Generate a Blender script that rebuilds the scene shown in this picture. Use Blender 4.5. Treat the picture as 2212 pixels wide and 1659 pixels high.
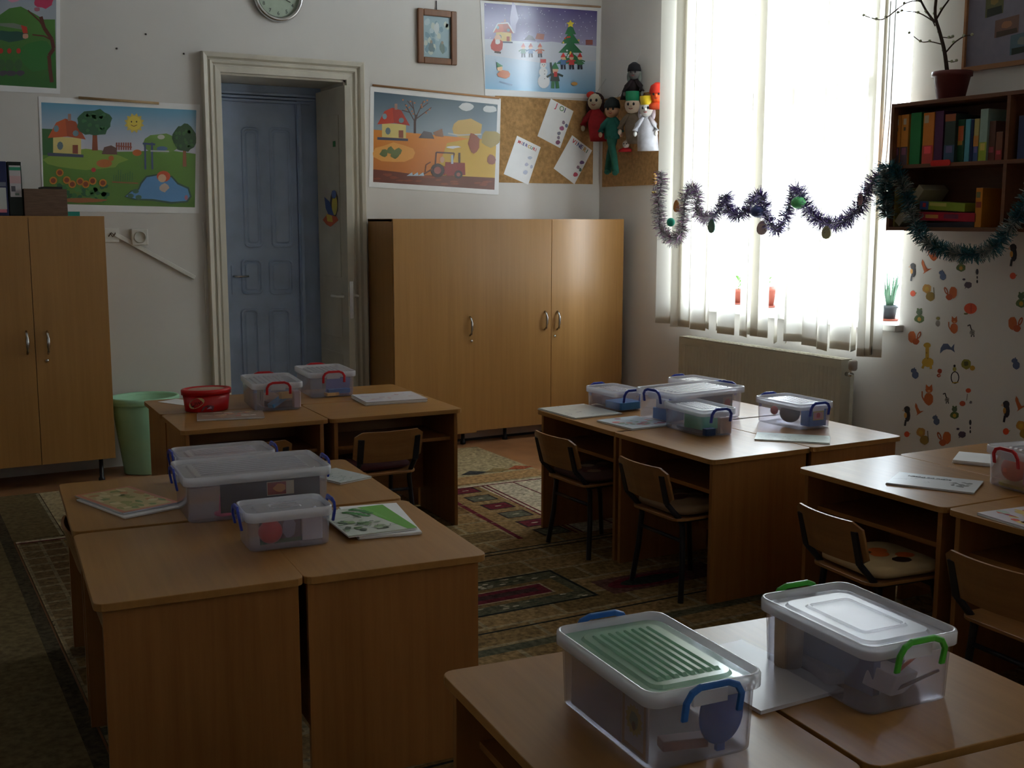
import bpy, bmesh, math, random
import numpy as np
from mathutils import Vector, Matrix
random.seed(7)
D = bpy.data
COL = bpy.context.scene.collection
for o in list(D.objects): D.objects.remove(o)

# ------------------------------------------------------------------ camera
W_, H_ = 2212.0, 1659.0
FPX = 2473.6
YAW, PIT, ROLL = math.radians(29.144), math.radians(8.2005), math.radians(0.0934)
CAMH = 1.5
fw = Vector((math.sin(YAW)*math.cos(PIT), math.cos(YAW)*math.cos(PIT), -math.sin(PIT)))
r0 = Vector((math.cos(YAW), -math.sin(YAW), 0)); u0 = r0.cross(fw)
rt = r0*math.cos(ROLL) + u0*math.sin(ROLL); up = -r0*math.sin(ROLL) + u0*math.cos(ROLL)
cam = D.cameras.new('camera'); co = D.objects.new('camera', cam); COL.objects.link(co)
m = Matrix((rt, up, -fw)).transposed().to_4x4(); m.translation = (0, 0, CAMH); co.matrix_world = m
cam.sensor_fit = 'HORIZONTAL'; cam.sensor_width = 36; cam.lens = FPX*36/W_; cam.clip_start = .05
bpy.context.scene.camera = co

# ------------------------------------------------------------------ world, light, exposure
sc = bpy.context.scene
sc.view_settings.view_transform = 'Standard'; sc.view_settings.look = 'None'
sc.view_settings.gamma = 1; sc.view_settings.use_curve_mapping = False
sc.view_settings.exposure = 0.0
SKY = 31.0
wd = D.worlds.new('overcast_sky'); sc.world = wd; wd.use_nodes = True
nt = wd.node_tree; nt.nodes.clear()
tc = nt.nodes.new('ShaderNodeTexCoord'); sx = nt.nodes.new('ShaderNodeSeparateXYZ')
cr = nt.nodes.new('ShaderNodeValToRGB'); bg = nt.nodes.new('ShaderNodeBackground'); ow = nt.nodes.new('ShaderNodeOutputWorld')
mr = nt.nodes.new('ShaderNodeMapRange'); mr.inputs[1].default_value = -1
nt.links.new(tc.outputs['Generated'], sx.inputs[0]); nt.links.new(sx.outputs[2], mr.inputs[0])
nt.links.new(mr.outputs[0], cr.inputs[0]); nt.links.new(cr.outputs[0], bg.inputs[0]); nt.links.new(bg.outputs[0], ow.inputs[0])
e = cr.color_ramp.elements
e[0].position = .46; e[0].color = (.30, .31, .30, 1); e[1].position = .54; e[1].color = (.82, .90, 1, 1)
bg.inputs[1].default_value = SKY
sc.cycles.transparent_max_bounces = 32
sc.cycles.max_bounces = 9; sc.cycles.diffuse_bounces = 6; sc.cycles.glossy_bounces = 3; sc.cycles.transmission_bounces = 6
sc.cycles.caustics_reflective = False; sc.cycles.caustics_refractive = False
sc.cycles.sample_clamp_indirect = 8
try:
    sc.cycles.use_denoising = True
except Exception:
    pass

XW, YB, HD, ZC = 4.72, 7.15, .59, 3.75        # window wall, door wall, desk height, ceiling
XL, YF = -2.6, -2.4
WIN = [(4.27, 6.14), (-1.35, .05)]               # window openings in the right wall; second one unseen, added for light
WZ0, WZ1 = .95, 3.38  # opening carried on above the blind, out of view, to admit more daylight
def portal(y0, y1):
    l = D.lights.new('window_portal', 'AREA'); l.shape = 'RECTANGLE'; l.size = WZ1-WZ0; l.size_y = y1-y0
    l.cycles.is_portal = True
    o = D.objects.new('window_portal', l); COL.objects.link(o)
    o.location = (XW+.33, (y0+y1)/2, (WZ0+WZ1)/2); o.rotation_euler = (0, math.pi/2, 0)
for a in WIN: portal(*a)

# ------------------------------------------------------------------ points on real planes of the room
def ray(x, y): return rt*((x-W_/2)/FPX) - up*((y-H_/2)/FPX) + fw
def PZ(x, y, z): d = ray(x, y); t = (z-CAMH)/d.z; return Vector((d.x*t, d.y*t, z))
def PY(x, y, Y): d = ray(x, y); t = Y/d.y; return Vector((d.x*t, Y, CAMH+d.z*t))
def PX(x, y, X): d = ray(x, y); t = X/d.x; return Vector((X, d.y*t, CAMH+d.z*t))

# ------------------------------------------------------------------ materials
def lin(c):
    return tuple((v/12.92 if v <= .04045 else ((v+.055)/1.055)**2.4) for v in c)
def rgb(r, g, b): return lin((r/255., g/255., b/255.))
MATS = {}
def pm(name, color, rough=.5, spec=.5, metal=0, noise=0, nscale=20, stretch=(1, 1, 1), bump=0, alpha=None, trans=0, coat=0, sheen=0):
    if name in MATS: return MATS[name]
    m = D.materials.new(name); m.use_nodes = True; MATS[name] = m
    n = m.node_tree; b = n.nodes['Principled BSDF']
    b.inputs['Base Color'].default_value = (*color, 1); b.inputs['Roughness'].default_value = rough
    b.inputs['Specular IOR Level'].default_value = spec; b.inputs['Metallic'].default_value = metal
    if coat: b.inputs['Coat Weight'].default_value = coat; b.inputs['Coat Roughness'].default_value = .12
    if sheen: b.inputs['Sheen Weight'].default_value = sheen
    if noise or bump:
        t = n.nodes.new('ShaderNodeTexCoord'); mp = n.nodes.new('ShaderNodeMapping'); mp.inputs['Scale'].default_value = stretch
        nz = n.nodes.new('ShaderNodeTexNoise'); nz.inputs['Scale'].default_value = nscale; nz.inputs['Detail'].default_value = 4
        n.links.new(t.outputs['Object'], mp.inputs[0]); n.links.new(mp.outputs[0], nz.inputs['Vector'])
        if noise:
            r = n.nodes.new('ShaderNodeValToRGB'); r.color_ramp.elements[0].position = .3; r.color_ramp.elements[1].position = .7
            r.color_ramp.elements[0].color = (*[c*(1-noise) for c in color], 1)
            r.color_ramp.elements[1].color = (*[min(1, c*(1+noise*.7)) for c in color], 1)
            n.links.new(nz.outputs['Fac'], r.inputs[0]); n.links.new(r.outputs[0], b.inputs['Base Color'])
        if bump:
            bp = n.nodes.new('ShaderNodeBump'); bp.inputs['Strength'].default_value = bump; bp.inputs['Distance'].default_value = .01
            n.links.new(nz.outputs['Fac'], bp.inputs['Height']); n.links.new(bp.outputs[0], b.inputs['Normal'])
    return m
def wood(name, axis, c1, c2, rough=.35, spec=.5, fine=1.0):
    if name in MATS: return MATS[name]
    m = D.materials.new(name); m.use_nodes = True; MATS[name] = m
    n = m.node_tree; b = n.nodes['Principled BSDF']
    t = n.nodes.new('ShaderNodeTexCoord'); mp = n.nodes.new('ShaderNodeMapping')
    s = [38*fine, 38*fine, 38*fine]; s[axis] = 1.6; mp.inputs['Scale'].default_value = s
    nz = n.nodes.new('ShaderNodeTexNoise'); nz.inputs['Scale'].default_value = 1.0; nz.inputs['Detail'].default_value = 6; nz.inputs['Roughness'].default_value = .65
    mp2 = n.nodes.new('ShaderNodeMapping'); s2 = [5.5, 5.5, 5.5]; s2[axis] = .35; mp2.inputs['Scale'].default_value = s2
    nz2 = n.nodes.new('ShaderNodeTexNoise'); nz2.inputs['Scale'].default_value = 1.3
    mx = n.nodes.new('ShaderNodeMix'); mx.data_type = 'FLOAT'; mx.inputs[0].default_value = .4
    r = n.nodes.new('ShaderNodeValToRGB'); r.color_ramp.elements[0].position = .32; r.color_ramp.elements[1].position = .66
    r.color_ramp.elements[0].color = (*c1, 1); r.color_ramp.elements[1].color = (*c2, 1)
    L = n.links.new
    L(t.outputs['Object'], mp.inputs[0]); L(t.outputs['Object'], mp2.inputs[0]); L(mp.outputs[0], nz.inputs['Vector']); L(mp2.outputs[0], nz2.inputs['Vector'])
    L(nz.outputs['Fac'], mx.inputs[2]); L(nz2.outputs['Fac'], mx.inputs[3]); L(mx.outputs[0], r.inputs[0]); L(r.outputs[0], b.inputs['Base Color'])
    b.inputs['Roughness'].default_value = rough; b.inputs['Specular IOR Level'].default_value = spec
    return m
def sheer(name, color, clear, rough=.25, transl=.35, gloss=.5):
    """milky see-through plastic or fabric: straight transmission + scattering both ways + a glossy skin"""
    if name in MATS: return MATS[name]
    m = D.materials.new(name); m.use_nodes = True; MATS[name] = m
    n = m.node_tree; n.nodes.clear(); N = n.nodes.new; L = n.links.new
    out = N('ShaderNodeOutputMaterial'); tp = N('ShaderNodeBsdfTransparent'); df = N('ShaderNodeBsdfDiffuse'); tl = N('ShaderNodeBsdfTranslucent')
    df.inputs[0].default_value = (*color, 1); tl.inputs[0].default_value = (*color, 1)
    tp.inputs[0].default_value = (*[min(1, .55+.45*c/max(color)) for c in color], 1)
    a = N('ShaderNodeMixShader'); a.inputs[0].default_value = transl; L(df.outputs[0], a.inputs[1]); L(tl.outputs[0], a.inputs[2])
    b = N('ShaderNodeMixShader'); b.inputs[0].default_value = clear; L(a.outputs[0], b.inputs[1]); L(tp.outputs[0], b.inputs[2])
    if gloss:
        g = N('ShaderNodeBsdfGlossy'); g.inputs['Roughness'].default_value = rough
        lw = N('ShaderNodeLayerWeight'); lw.inputs[0].default_value = .5; pw = N('ShaderNodeMath'); pw.operation = 'POWER'; pw.inputs[1].default_value = 4
        mu = N('ShaderNodeMath'); mu.operation = 'MULTIPLY_ADD'; mu.inputs[1].default_value = .85*gloss; mu.inputs[2].default_value = .04*gloss
        L(lw.outputs['Facing'], pw.inputs[0]); L(pw.outputs[0], mu.inputs[0]); c = N('ShaderNodeMixShader'); L(mu.outputs[0], c.inputs[0]); L(b.outputs[0], c.inputs[1]); L(g.outputs[0], c.inputs[2]); L(c.outputs[0], out.inputs[0])
    else: L(b.outputs[0], out.inputs[0])
    return m
def printmat(name, rough=.4, spec=.4, fuzz=0, coat=0):
    if name in MATS: return MATS[name]
    m = D.materials.new(name); m.use_nodes = True; MATS[name] = m
    n = m.node_tree; b = n.nodes['Principled BSDF']; a = n.nodes.new('ShaderNodeAttribute'); a.attribute_name = 'col'
    b.inputs['Roughness'].default_value = rough; b.inputs['Specular IOR Level'].default_value = spec
    if coat: b.inputs['Coat Weight'].default_value = coat; b.inputs['Coat Roughness'].default_value = .15
    if fuzz:
        t = n.nodes.new('ShaderNodeTexCoord'); nz = n.nodes.new('ShaderNodeTexNoise'); nz.inputs['Scale'].default_value = 55; nz.inputs['Detail'].default_value = 5
        mp = n.nodes.new('ShaderNodeMapRange'); mp.inputs[1].default_value = .3; mp.inputs[2].default_value = .7; mp.inputs[3].default_value = 1-fuzz; mp.inputs[4].default_value = 1+fuzz
        vm = n.nodes.new('ShaderNodeVectorMath'); vm.operation = 'SCALE'
        n.links.new(t.outputs['Object'], nz.inputs['Vector']); n.links.new(nz.outputs['Fac'], mp.inputs[0]); n.links.new(a.outputs['Color'], vm.inputs[0]); n.links.new(mp.outputs[0], vm.inputs['Scale']); n.links.new(vm.outputs[0], b.inputs['Base Color'])
    else: n.links.new(a.outputs['Color'], b.inputs['Base Color'])
    return m

WC1, WC2 = (.24, .095, .026), (.35, .155, .046)
M_WX = wood('beech_laminate_x', 0, WC1, WC2); M_WY = wood('beech_laminate_y', 1, WC1, WC2); M_WZ = wood('beech_laminate_z', 2, WC1, WC2, rough=.32)
M_TOPX = wood('desk_top_laminate_x', 0, (.29, .135, .036), (.38, .19, .056), rough=.33, spec=.33)
M_TOPY = wood('desk_top_laminate_y', 1, (.29, .135, .036), (.38, .19, .056), rough=.33, spec=.33)
M_CAB = wood('cabinet_laminate', 2, (.35, .172, .052), (.43, .222, .070), rough=.3, fine=1.3)
M_PLY = wood('plywood', 1, (.24, .105, .035), (.34, .16, .055), rough=.3)
M_SHELF = wood('dark_shelf_wood', 1, (.12, .045, .02), (.19, .075, .035), rough=.45)
M_WALL = pm('wall_paint', (.69, .665, .645), .85, .2, noise=.05, nscale=1.6, bump=.25)
M_CEIL = pm('ceiling_paint', (.7, .69, .66), .9, .2, noise=.03, nscale=3)
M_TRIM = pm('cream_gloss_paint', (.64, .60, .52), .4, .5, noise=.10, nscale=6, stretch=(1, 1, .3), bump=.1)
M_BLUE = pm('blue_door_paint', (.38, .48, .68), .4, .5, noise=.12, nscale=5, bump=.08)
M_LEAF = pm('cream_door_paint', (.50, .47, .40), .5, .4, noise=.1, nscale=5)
M_WHITE = pm('white_plastic', (.72, .71, .68), .4, .5, noise=.03, nscale=8)
M_STEEL = pm('brushed_steel', (.6, .6, .6), .25, .5, metal=1, noise=.05, nscale=60)
M_BLACK = pm('black_steel', (.012, .012, .02), .4, .5, noise=.2, nscale=30)
M_CORK = pm('cork_board', (.42, .24, .10), .8, .2, noise=.28, nscale=38, bump=.3)
M_PAPER = pm('paper', (.86, .86, .88), .6, .3, noise=.03, nscale=10)
M_PRINT = printmat('printed_paper', .35, .5)
M_GLOSSPRINT = printmat('glossy_poster_print', .28, .5, coat=.3)
M_RAD = pm('radiator_enamel', (.52, .49, .40), .4, .5, noise=.05, nscale=12)
M_TERRA = pm('terracotta', (.22, .055, .035), .6, .3, noise=.12, nscale=12)
M_LEAFG = pm('plant_leaf', (.10, .25, .05), .5, .4, noise=.3, nscale=30)
M_PLAST = sheer('milky_box_plastic', (.90, .90, .98), .88, rough=.2, transl=.35, gloss=.9)
M_LID = sheer('clear_lid_plastic', (.88, .88, .93), .78, rough=.3, transl=.35, gloss=.8)
M_RIM = sheer('lid_rim_plastic', (.86, .87, .93), .42, rough=.25, transl=.3, gloss=.8)
M_BLIND = sheer('blind_fabric', (.87, .84, .77), .012, transl=.21, gloss=0)
M_GLASS = sheer('window_glass', (.9, .95, .95), .97, rough=.02, transl=.5, gloss=.6)
FLAT = {}
def fm(r, g, b, rough=.5, kind='plain', noise=.06):
    k = f'{kind}_{r}_{g}_{b}'
    return pm(k, rgb(r, g, b), rough, .4, noise=noise, nscale=25)

# ------------------------------------------------------------------ mesh building
class MB:
    def __init__(s): s.v = []; s.f = []; s.sm = []
    def add(s, vs, fs, smooth=False):
        n = len(s.v); s.v += [tuple(v) for v in vs]; s.f += [tuple(i+n for i in f) for f in fs]; s.sm += [smooth]*len(fs); return s
    def box(s, x0, x1, y0, y1, z0, z1):
        v = [(x, y, z) for z in (z0, z1) for y in (y0, y1) for x in (x0, x1)]
        return s.add(v, [(0, 2, 3, 1), (4, 5, 7, 6), (0, 1, 5, 4), (2, 6, 7, 3), (0, 4, 6, 2), (1, 3, 7, 5)])
    def obox(s, c, ax, ay, az):
        c = Vector(c); ax, ay, az = Vector(ax), Vector(ay), Vector(az)
        v = [c+ax*i+ay*j+az*k for k in (-1, 1) for j in (-1, 1) for i in (-1, 1)]
        return s.add(v, [(0, 2, 3, 1), (4, 5, 7, 6), (0, 1, 5, 4), (2, 6, 7, 3), (0, 4, 6, 2), (1, 3, 7, 5)])
    def prism(s, pts, z0, z1, smooth=False):
        n = len(pts); v = [(p[0], p[1], z0) for p in pts]+[(p[0], p[1], z1) for p in pts]
        s.add(v, [tuple(range(n-1, -1, -1)), tuple(range(n, 2*n))]+[(i, (i+1) % n, n+(i+1) % n, n+i) for i in range(n)], smooth); return s
    def loft(s, loops, cap0=True, cap1=True, smooth=False, close=True):
        n = len(loops[0]); v = [p for l in loops for p in l]; f = []
        for k in range(len(loops)-1):
            for i in range(n if close else n-1):
                j = (i+1) % n; f.append((k*n+i, k*n+j, (k+1)*n+j, (k+1)*n+i))
        if cap0: f.append(tuple(range(n-1, -1, -1)))
        if cap1: f.append(tuple((len(loops)-1)*n+i for i in range(n)))
        return s.add(v, f, smooth)
    def tube(s, path, r, n=8, cap=True, smooth=True):
        P = [Vector(p) for p in path]; rs = r if isinstance(r, (list, tuple)) else [r]*len(P); loops = []
        for i, p in enumerate(P):
            d = (P[min(i+1, len(P)-1)]-P[max(i-1, 0)]).normalized()
            a = d.cross(Vector((0, 0, 1)) if abs(d.z) < .9 else Vector((1, 0, 0))).normalized(); b = d.cross(a).normalized()
            loops.append([p+(a*math.cos(2*math.pi*k/n)+b*math.sin(2*math.pi*k/n))*rs[i] for k in range(n)])
        return s.loft(loops, cap, cap, smooth)
    def lathe(s, prof, c=(0, 0, 0), n=24, sx=1, sy=1, cap0=True, cap1=True, smooth=True, M=None):
        loops = [[Vector((math.cos(2*math.pi*k/n)*r*sx, math.sin(2*math.pi*k/n)*r*sy, z)) for k in range(n)] for r, z in prof]
        if M: loops = [[M @ p for p in l] for l in loops]
        loops = [[p+Vector(c) for p in l] for l in loops]
        return s.loft(loops, cap0, cap1, smooth)
    def ball(s, c, rx, ry=None, rz=None, n=14, M=None):
        ry = ry or rx; rz = rz or rx; k = 9
        prof = [(max(.001, math.sin(math.pi*i/k)), -math.cos(math.pi*i/k)) for i in range(k+1)]
        T = Matrix.Diagonal((rx, ry, rz)); T = (M @ T) if M else T
        return s.lathe(prof, c, n, M=T)
    def build(s, name, mat, parent=None, label=None, cat=None, group=None, kind=None, bevel=0, loc=None, rotz=0, seg=2):
        me = D.meshes.new(name); me.from_pydata(s.v, [], s.f)
        me.polygons.foreach_set('use_smooth', s.sm); me.materials.append(mat)
        bm = bmesh.new(); bm.from_mesh(me); bmesh.ops.recalc_face_normals(bm, faces=bm.faces); bm.to_mesh(me); bm.free()
        o = D.objects.new(name, me); COL.objects.link(o)
        if parent: o.parent = parent
        if loc: o.location = loc
        if rotz: o.rotation_euler = (0, 0, rotz)
        if bevel:
            b = o.modifiers.new('bevel', 'BEVEL'); b.width = bevel; b.segments = seg; b.limit_method = 'ANGLE'; b.angle_limit = .9
        tag(o, label, cat, group, kind); return o
def tag(o, label=None, cat=None, group=None, kind=None):
    if label: o['label'] = label
    if cat: o['category'] = cat
    if group: o['group'] = group
    if kind: o['kind'] = kind
    return o
def thing(name, label, cat, loc=(0, 0, 0), rotz=0, group=None):
    o = D.objects.new(name, None); COL.objects.link(o); o.location = loc; o.rotation_euler = (0, 0, rotz); o.empty_display_size = .05
    return tag(o, label, cat, group)
def dup(root, loc, rotz, label, group=None):
    r = root.copy(); COL.objects.link(r); r.location = loc; r.rotation_euler = (0, 0, rotz); r['label'] = label
    if group: r['group'] = group
    for ch in list(root.children):
        c = ch.copy(); COL.objects.link(c); c.parent = r
        for g in list(ch.children):
            d = g.copy(); COL.objects.link(d); d.parent = c
    return r
def rr(w, l, r, z, n=4, cx=0, cy=0):
    p = []
    for sx_, sy_, a0 in ((1, 1, 0), (-1, 1, 90), (-1, -1, 180), (1, -1, 270)):
        for k in range(n+1):
            a = math.radians(a0+90*k/n); p.append(Vector((cx+sx_*(w/2-r)+r*math.cos(a), cy+sy_*(l/2-r)+r*math.sin(a), z)))
    return p

class Print:
    """flat print: coloured shapes laid one over another, a hair apart, in a plane (origin, u axis, v axis, normal)"""
    def __init__(s, o=(0, 0, 0), u=(1, 0, 0), v=(0, 1, 0), nrm=None, conv=None, step=.00012):
        s.o = Vector(o); s.u = Vector(u); s.vv = Vector(v); s.n = Vector(nrm) if nrm else s.u.cross(s.vv).normalized()
        s.conv = conv; s.step = step; s.k = 1; s.v = []; s.f = []; s.c = []
    def pt(s, p):
        if s.conv: return s.conv(p[0], p[1])+s.n*(s.k*s.step)
        return s.o+s.u*p[0]+s.vv*p[1]+s.n*(s.k*s.step)
    def poly(s, pts, c, c2=None, up_=True):
        """c2: colour at the far (last half) end, for printed colour runs"""
        n = len(s.v); s.v += [tuple(s.pt(p)) for p in pts]; s.f.append(tuple(range(n, n+len(pts))))
        if callable(c): s.c += [(*c(p), 1) for p in pts]
        else: s.c += [(*c, 1)]*len(pts)
        s.k += 1; return s
    def rect(s, x0, y0, x1, y1, c): return s.poly([(x0, y0), (x1, y0), (x1, y1), (x0, y1)], c)
    def grad(s, x0, y0, x1, y1, ca, cb, n=6):
        k = s.k
        for i in range(n):
            s.k = k; a, b = i/n, (i+1)/n; f = lambda t: tuple(ca[j]*(1-t)+cb[j]*t for j in range(3))
            s.poly([(x0, y0+(y1-y0)*a), (x1, y0+(y1-y0)*a), (x1, y0+(y1-y0)*b), (x0, y0+(y1-y0)*b)], (lambda A, B: (lambda p, _=0: f((p[1]-y0)/(y1-y0))))(a, b))
        return s
    def ell(s, cx, cy, rx, ry, c, n=14, rot=0, a0=0, a1=360):
        ca, sa = math.cos(rot), math.sin(rot); P = []
        full = (a1-a0) >= 360
        for i in range(n if full else n+1):
            a = math.radians(a0+(a1-a0)*i/n); x, y = rx*math.cos(a), ry*math.sin(a); P.append((cx+x*ca-y*sa, cy+x*sa+y*ca))
        return s.poly(P, c)
    def blob(s, cx, cy, rx, ry, c, n=16, j=.15, seed=1):
        R = random.Random(seed)
        return s.poly([(cx+rx*math.cos(2*math.pi*i/n)*(1+R.uniform(-j, j)), cy+ry*math.sin(2*math.pi*i/n)*(1+R.uniform(-j, j))) for i in range(n)], c)
    def line(s, pts, w, c):
        k = s.k
        for (a, b) in zip(pts[:-1], pts[1:]):
            s.k = k
            d = Vector((b[0]-a[0], b[1]-a[1]));
            if d.length == 0: continue
            q = Vector((-d.y, d.x)).normalized()*w/2
            s.poly([(a[0]+q.x, a[1]+q.y), (b[0]+q.x, b[1]+q.y), (b[0]-q.x, b[1]-q.y), (a[0]-q.x, a[1]-q.y)], c)
        return s
    def build(s, name, parent=None, mat=None, **kw):
        me = D.meshes.new(name); me.from_pydata(s.v, [], s.f); me.materials.append(mat or M_PRINT)
        at = me.color_attributes.new('col', 'FLOAT_COLOR', 'POINT'); at.data.foreach_set('color', np.array(s.c, dtype=np.float32).ravel())
        # face every shape along the print's normal
        bm = bmesh.new(); bm.from_mesh(me)
        for f in bm.faces:
            if f.normal.dot(s.n) < 0: f.normal_flip()
        bm.to_mesh(me); bm.free()
        o = D.objects.new(name, me); COL.objects.link(o)
        if parent: o.parent = parent
        return tag(o, **kw)
def text(body, size, parent, o, u, v, mat, name='lettering', align='LEFT', ext=.0002, bold=0):
    cu = D.curves.new(name, 'FONT'); cu.body = body; cu.size = size; cu.extrude = ext; cu.align_x = align; cu.offset = bold; cu.resolution_u = 3
    ob = D.objects.new(name, cu); COL.objects.link(ob); bpy.context.view_layer.update()
    me = D.meshes.new_from_object(ob.evaluated_get(bpy.context.evaluated_depsgraph_get())); D.objects.remove(ob); D.curves.remove(cu)
    u, v = Vector(u).normalized(), Vector(v).normalized(); n = u.cross(v)
    M = Matrix((u, v, n)).transposed().to_4x4(); M.translation = Vector(o)
    me.transform(M); me.name = name; me.materials.clear(); me.materials.append(mat)
    t = D.objects.new(name, me); COL.objects.link(t)
    if parent: t.parent = parent
    return t

# ================================================================== SETTING
T = .45
w = MB(); ys = [YF]+[v for a in sorted(WIN) for v in a]+[YB+T]
for i in range(0, len(ys), 2): w.box(XW, XW+T, ys[i], ys[i+1], 0, ZC)
for y0, y1 in WIN: w.box(XW, XW+T, y0, y1, 0, WZ0); w.box(XW, XW+T, y0, y1, WZ1, ZC)
w.build('wall_right', M_WALL, kind='structure')
DX0, DX1, DZ1 = 1.935, 2.757, 2.388
w = MB().box(XL, DX0, YB, YB+T, 0, ZC).box(DX1, XW, YB, YB+T, 0, ZC).box(DX0, DX1, YB, YB+T, DZ1, ZC)
w.build('wall_back', M_WALL, kind='structure')
MB().box(XL-T, XL, YF, YB+T, 0, ZC).build('wall_left', M_WALL, kind='structure')
MB().box(XL-T, XW+T, YF-T, YF, 0, ZC).build('wall_front', M_WALL, kind='structure')
MB().box(XL-T, XW+T, YF-T, YB+T, ZC, ZC+.2).build('ceiling', M_CEIL, kind='structure')
M_FLOOR = pm('linoleum', (.40, .19, .085), .4, .4, noise=.18, nscale=7, bump=.05)
MB().box(XL-T, XW+T, YF-T, YB+T+1.2, -.12, 0).build('floor', M_FLOOR, kind='structure')
# low boxed-in pipe run along the foot of the door wall, seen under the cabinet
MB().box(2.9, XW, YB-.30, YB, .02, .075).build('baseboard_back', pm('pipe_boxing_paint', (.42, .36, .36), .6, .3, noise=.06, nscale=9), kind='structure')
MB().box(2.9, XW, YB-.285, YB, 0, .02).build('trim_1', M_BLACK, kind='structure')

# window frames with panes, sill; the second frame belongs to the added unseen window
for wi, (y0, y1) in enumerate(WIN):
    fr = MB(); X0, X1 = XW+.30, XW+.37; ym = (y0+y1)/2
    for a, b in ((y0, y0+.07), (ym-.06, ym+.06), (y1-.07, y1)): fr.box(X0, X1, a, b, WZ0, WZ1)
    for a, b in ((WZ0, WZ0+.07), (2.2, 2.3), (WZ1-.07, WZ1)): fr.box(X0+.004, X1-.004, y0, y1, a, b)
    f = fr.build(f'window_{wi+1}', M_WHITE, kind='structure', bevel=.004)
    for a, b in ((y0+.07, ym-.06), (ym+.06, y1-.07)):
        for c, d in ((WZ0+.07, 2.2), (2.3, WZ1-.07)): MB().box(X0+.03, X0+.036, a, b, c, d).build('pane', M_GLASS, f)
MB().box(XW-.055, XW+.30, WIN[0][0]-.03, WIN[0][1]+.05, WZ0-.035, WZ0+.002).build('trim_2', pm('marble_sill', (.62, .61, .58), .4, .5, noise=.1, nscale=9), kind='structure', bevel=.006)

# door casing (moulded, mitred), reveal lining, leaves
def casing(x0, x1, z1, y, prof):
    """prof: (distance from opening edge outwards, depth proud of the wall)"""
    b = MB(); L = []
    for (px, pz) in ((x0, 0), (x0, z1), (x1, z1), (x1, 0)):
        dx = -1 if px == x0 else 1; dz = 1 if pz > 0 else 0
        L.append([Vector((px+dx*d, y-h, pz+dz*d)) for d, h in prof])
    b.loft(L, False, False, close=False); return b
door = thing('door_1', None, None); tag(door, kind='structure')
casing(DX0, DX1, DZ1, YB, [(-.004, 0), (-.004, .022), (.03, .026), (.034, .018), (.04, .018), (.05, .034), (.062, .036), (.066, .022), (.072, .022), (.082, .044), (.104, .05), (.110, .045), (.112, 0)]).build('casing', M_TRIM, door)
MB().box(DX0-.002, DX0+.012, YB+.001, YB+T, 0, DZ1).box(DX1-.02, DX1, YB+.001, YB+T, 0, DZ1).box(DX0, DX1, YB+.001, YB+T, DZ1-.018, DZ1-.001).build('reveal_lining', M_TRIM, door)
# open cream leaf standing in the reveal
YLF, YLB = 6.985, 7.52
XLf = DX1-.075
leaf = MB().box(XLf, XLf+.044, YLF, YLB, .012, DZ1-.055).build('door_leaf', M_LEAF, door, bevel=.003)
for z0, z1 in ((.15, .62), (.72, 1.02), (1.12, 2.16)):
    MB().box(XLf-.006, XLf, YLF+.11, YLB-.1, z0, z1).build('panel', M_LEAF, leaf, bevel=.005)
MB().box(XLf+.010, XLf+.034, YLF-.003, YLF, .86, 1.10).build('lock_plate', M_STEEL, leaf)
h = MB(); h.tube([(XLf-.012, YLF+.05, 1.0), (XLf-.05, YLF+.05, 1.0), (XLf-.055, YLF+.055, 1.0), (XLf-.055, YLF+.16, 1.0)], .008)
h.tube([(XLf+.044, YLF+.05, 1.0), (XLf+.085, YLF+.05, 1.0), (XLf+.088, YLF+.13, 1.0)], .009); h.build('handle', M_WHITE, leaf)
# blue door behind
YD = YB+T-.02
door2 = thing('door_2', None, None); tag(door2, kind='structure')
MB().box(1.6, 3.1, YD+.062, YD+.14, 0, 2.6).build('backing', M_BLUE, door2)  # unseen sheet behind the door, widened to stop sky light leaking in
bf = MB(); bxr = PY(645, 500, YD).x; bx0 = DX0+.013
zt = PY(600, 203, YD).z; zd = PY(560, 243, YD).z
bf.box(bx0, DX1-.02, YD-.01, YD+.06, zt, DZ1-.018).box(bx0, DX1-.02, YD+.02, YD+.06, zd-.004, zt)
bf.box(bxr+.005, DX1-.02, YD-.004, YD+.05, 0, zt)
for k, (a, d) in enumerate(((0, .030), (.022, .018), (.044, .006))):
    zz = zt-a; bf.box(bx0, DX1-.03-a*1.6, YD-.004-d, YD+.04, zz-.016, zz)
bf.box(bxr+.01, bxr+.03, YD-.03, YD, 0, zt-.06)
bf.build('frame', M_BLUE, door2, bevel=.003)
lf = MB().box(bx0, bxr, YD+.012, YD+.055, .01, zd).build('door_leaf', M_BLUE, door2)
def bpanel(px0, px1, py0, py1):
    a, b = PY(px0, py0, YD), PY(px1, py1, YD); x0, x1, z1, z0 = a.x, b.x, a.z, b.z; cx, cz = (x0+x1)/2, (z0+z1)/2; W, Hh = x1-x0, z1-z0
    fr_ = lambda q, r, yy: [Vector((p.x+cx, yy, p.y+cz)) for p in rr(W-q, Hh-q, r, 0)]
    MB().loft([fr_(-.02, .03, YD+.012), fr_(-.012, .03, YD+.0), fr_(.004, .028, YD+.0), fr_(.02, .022, YD+.016)], False, False).build('moulding', M_BLUE, lf, bevel=.001)
    MB().loft([fr_(.03, .02, YD+.013), fr_(.05, .015, YD+.005)], False, True).build('panel', M_BLUE, lf)
for (a, b) in ((524, 566), (584, 633)):
    for (c, d) in ((278, 531), (563, 632), (671, 990)): bpanel(a, b, c, d)
p = PY(505, 597, YD)
MB().box(p.x-.012, p.x+.012, YD+.004, YD+.012, p.z-.12, p.z+.07).build('handle_plate', M_BLUE, lf)
MB().tube([(p.x, YD+.004, p.z), (p.x, YD-.04, p.z), (p.x+.09, YD-.04, p.z)], .007).build('handle', M_STEEL, lf)

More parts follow.
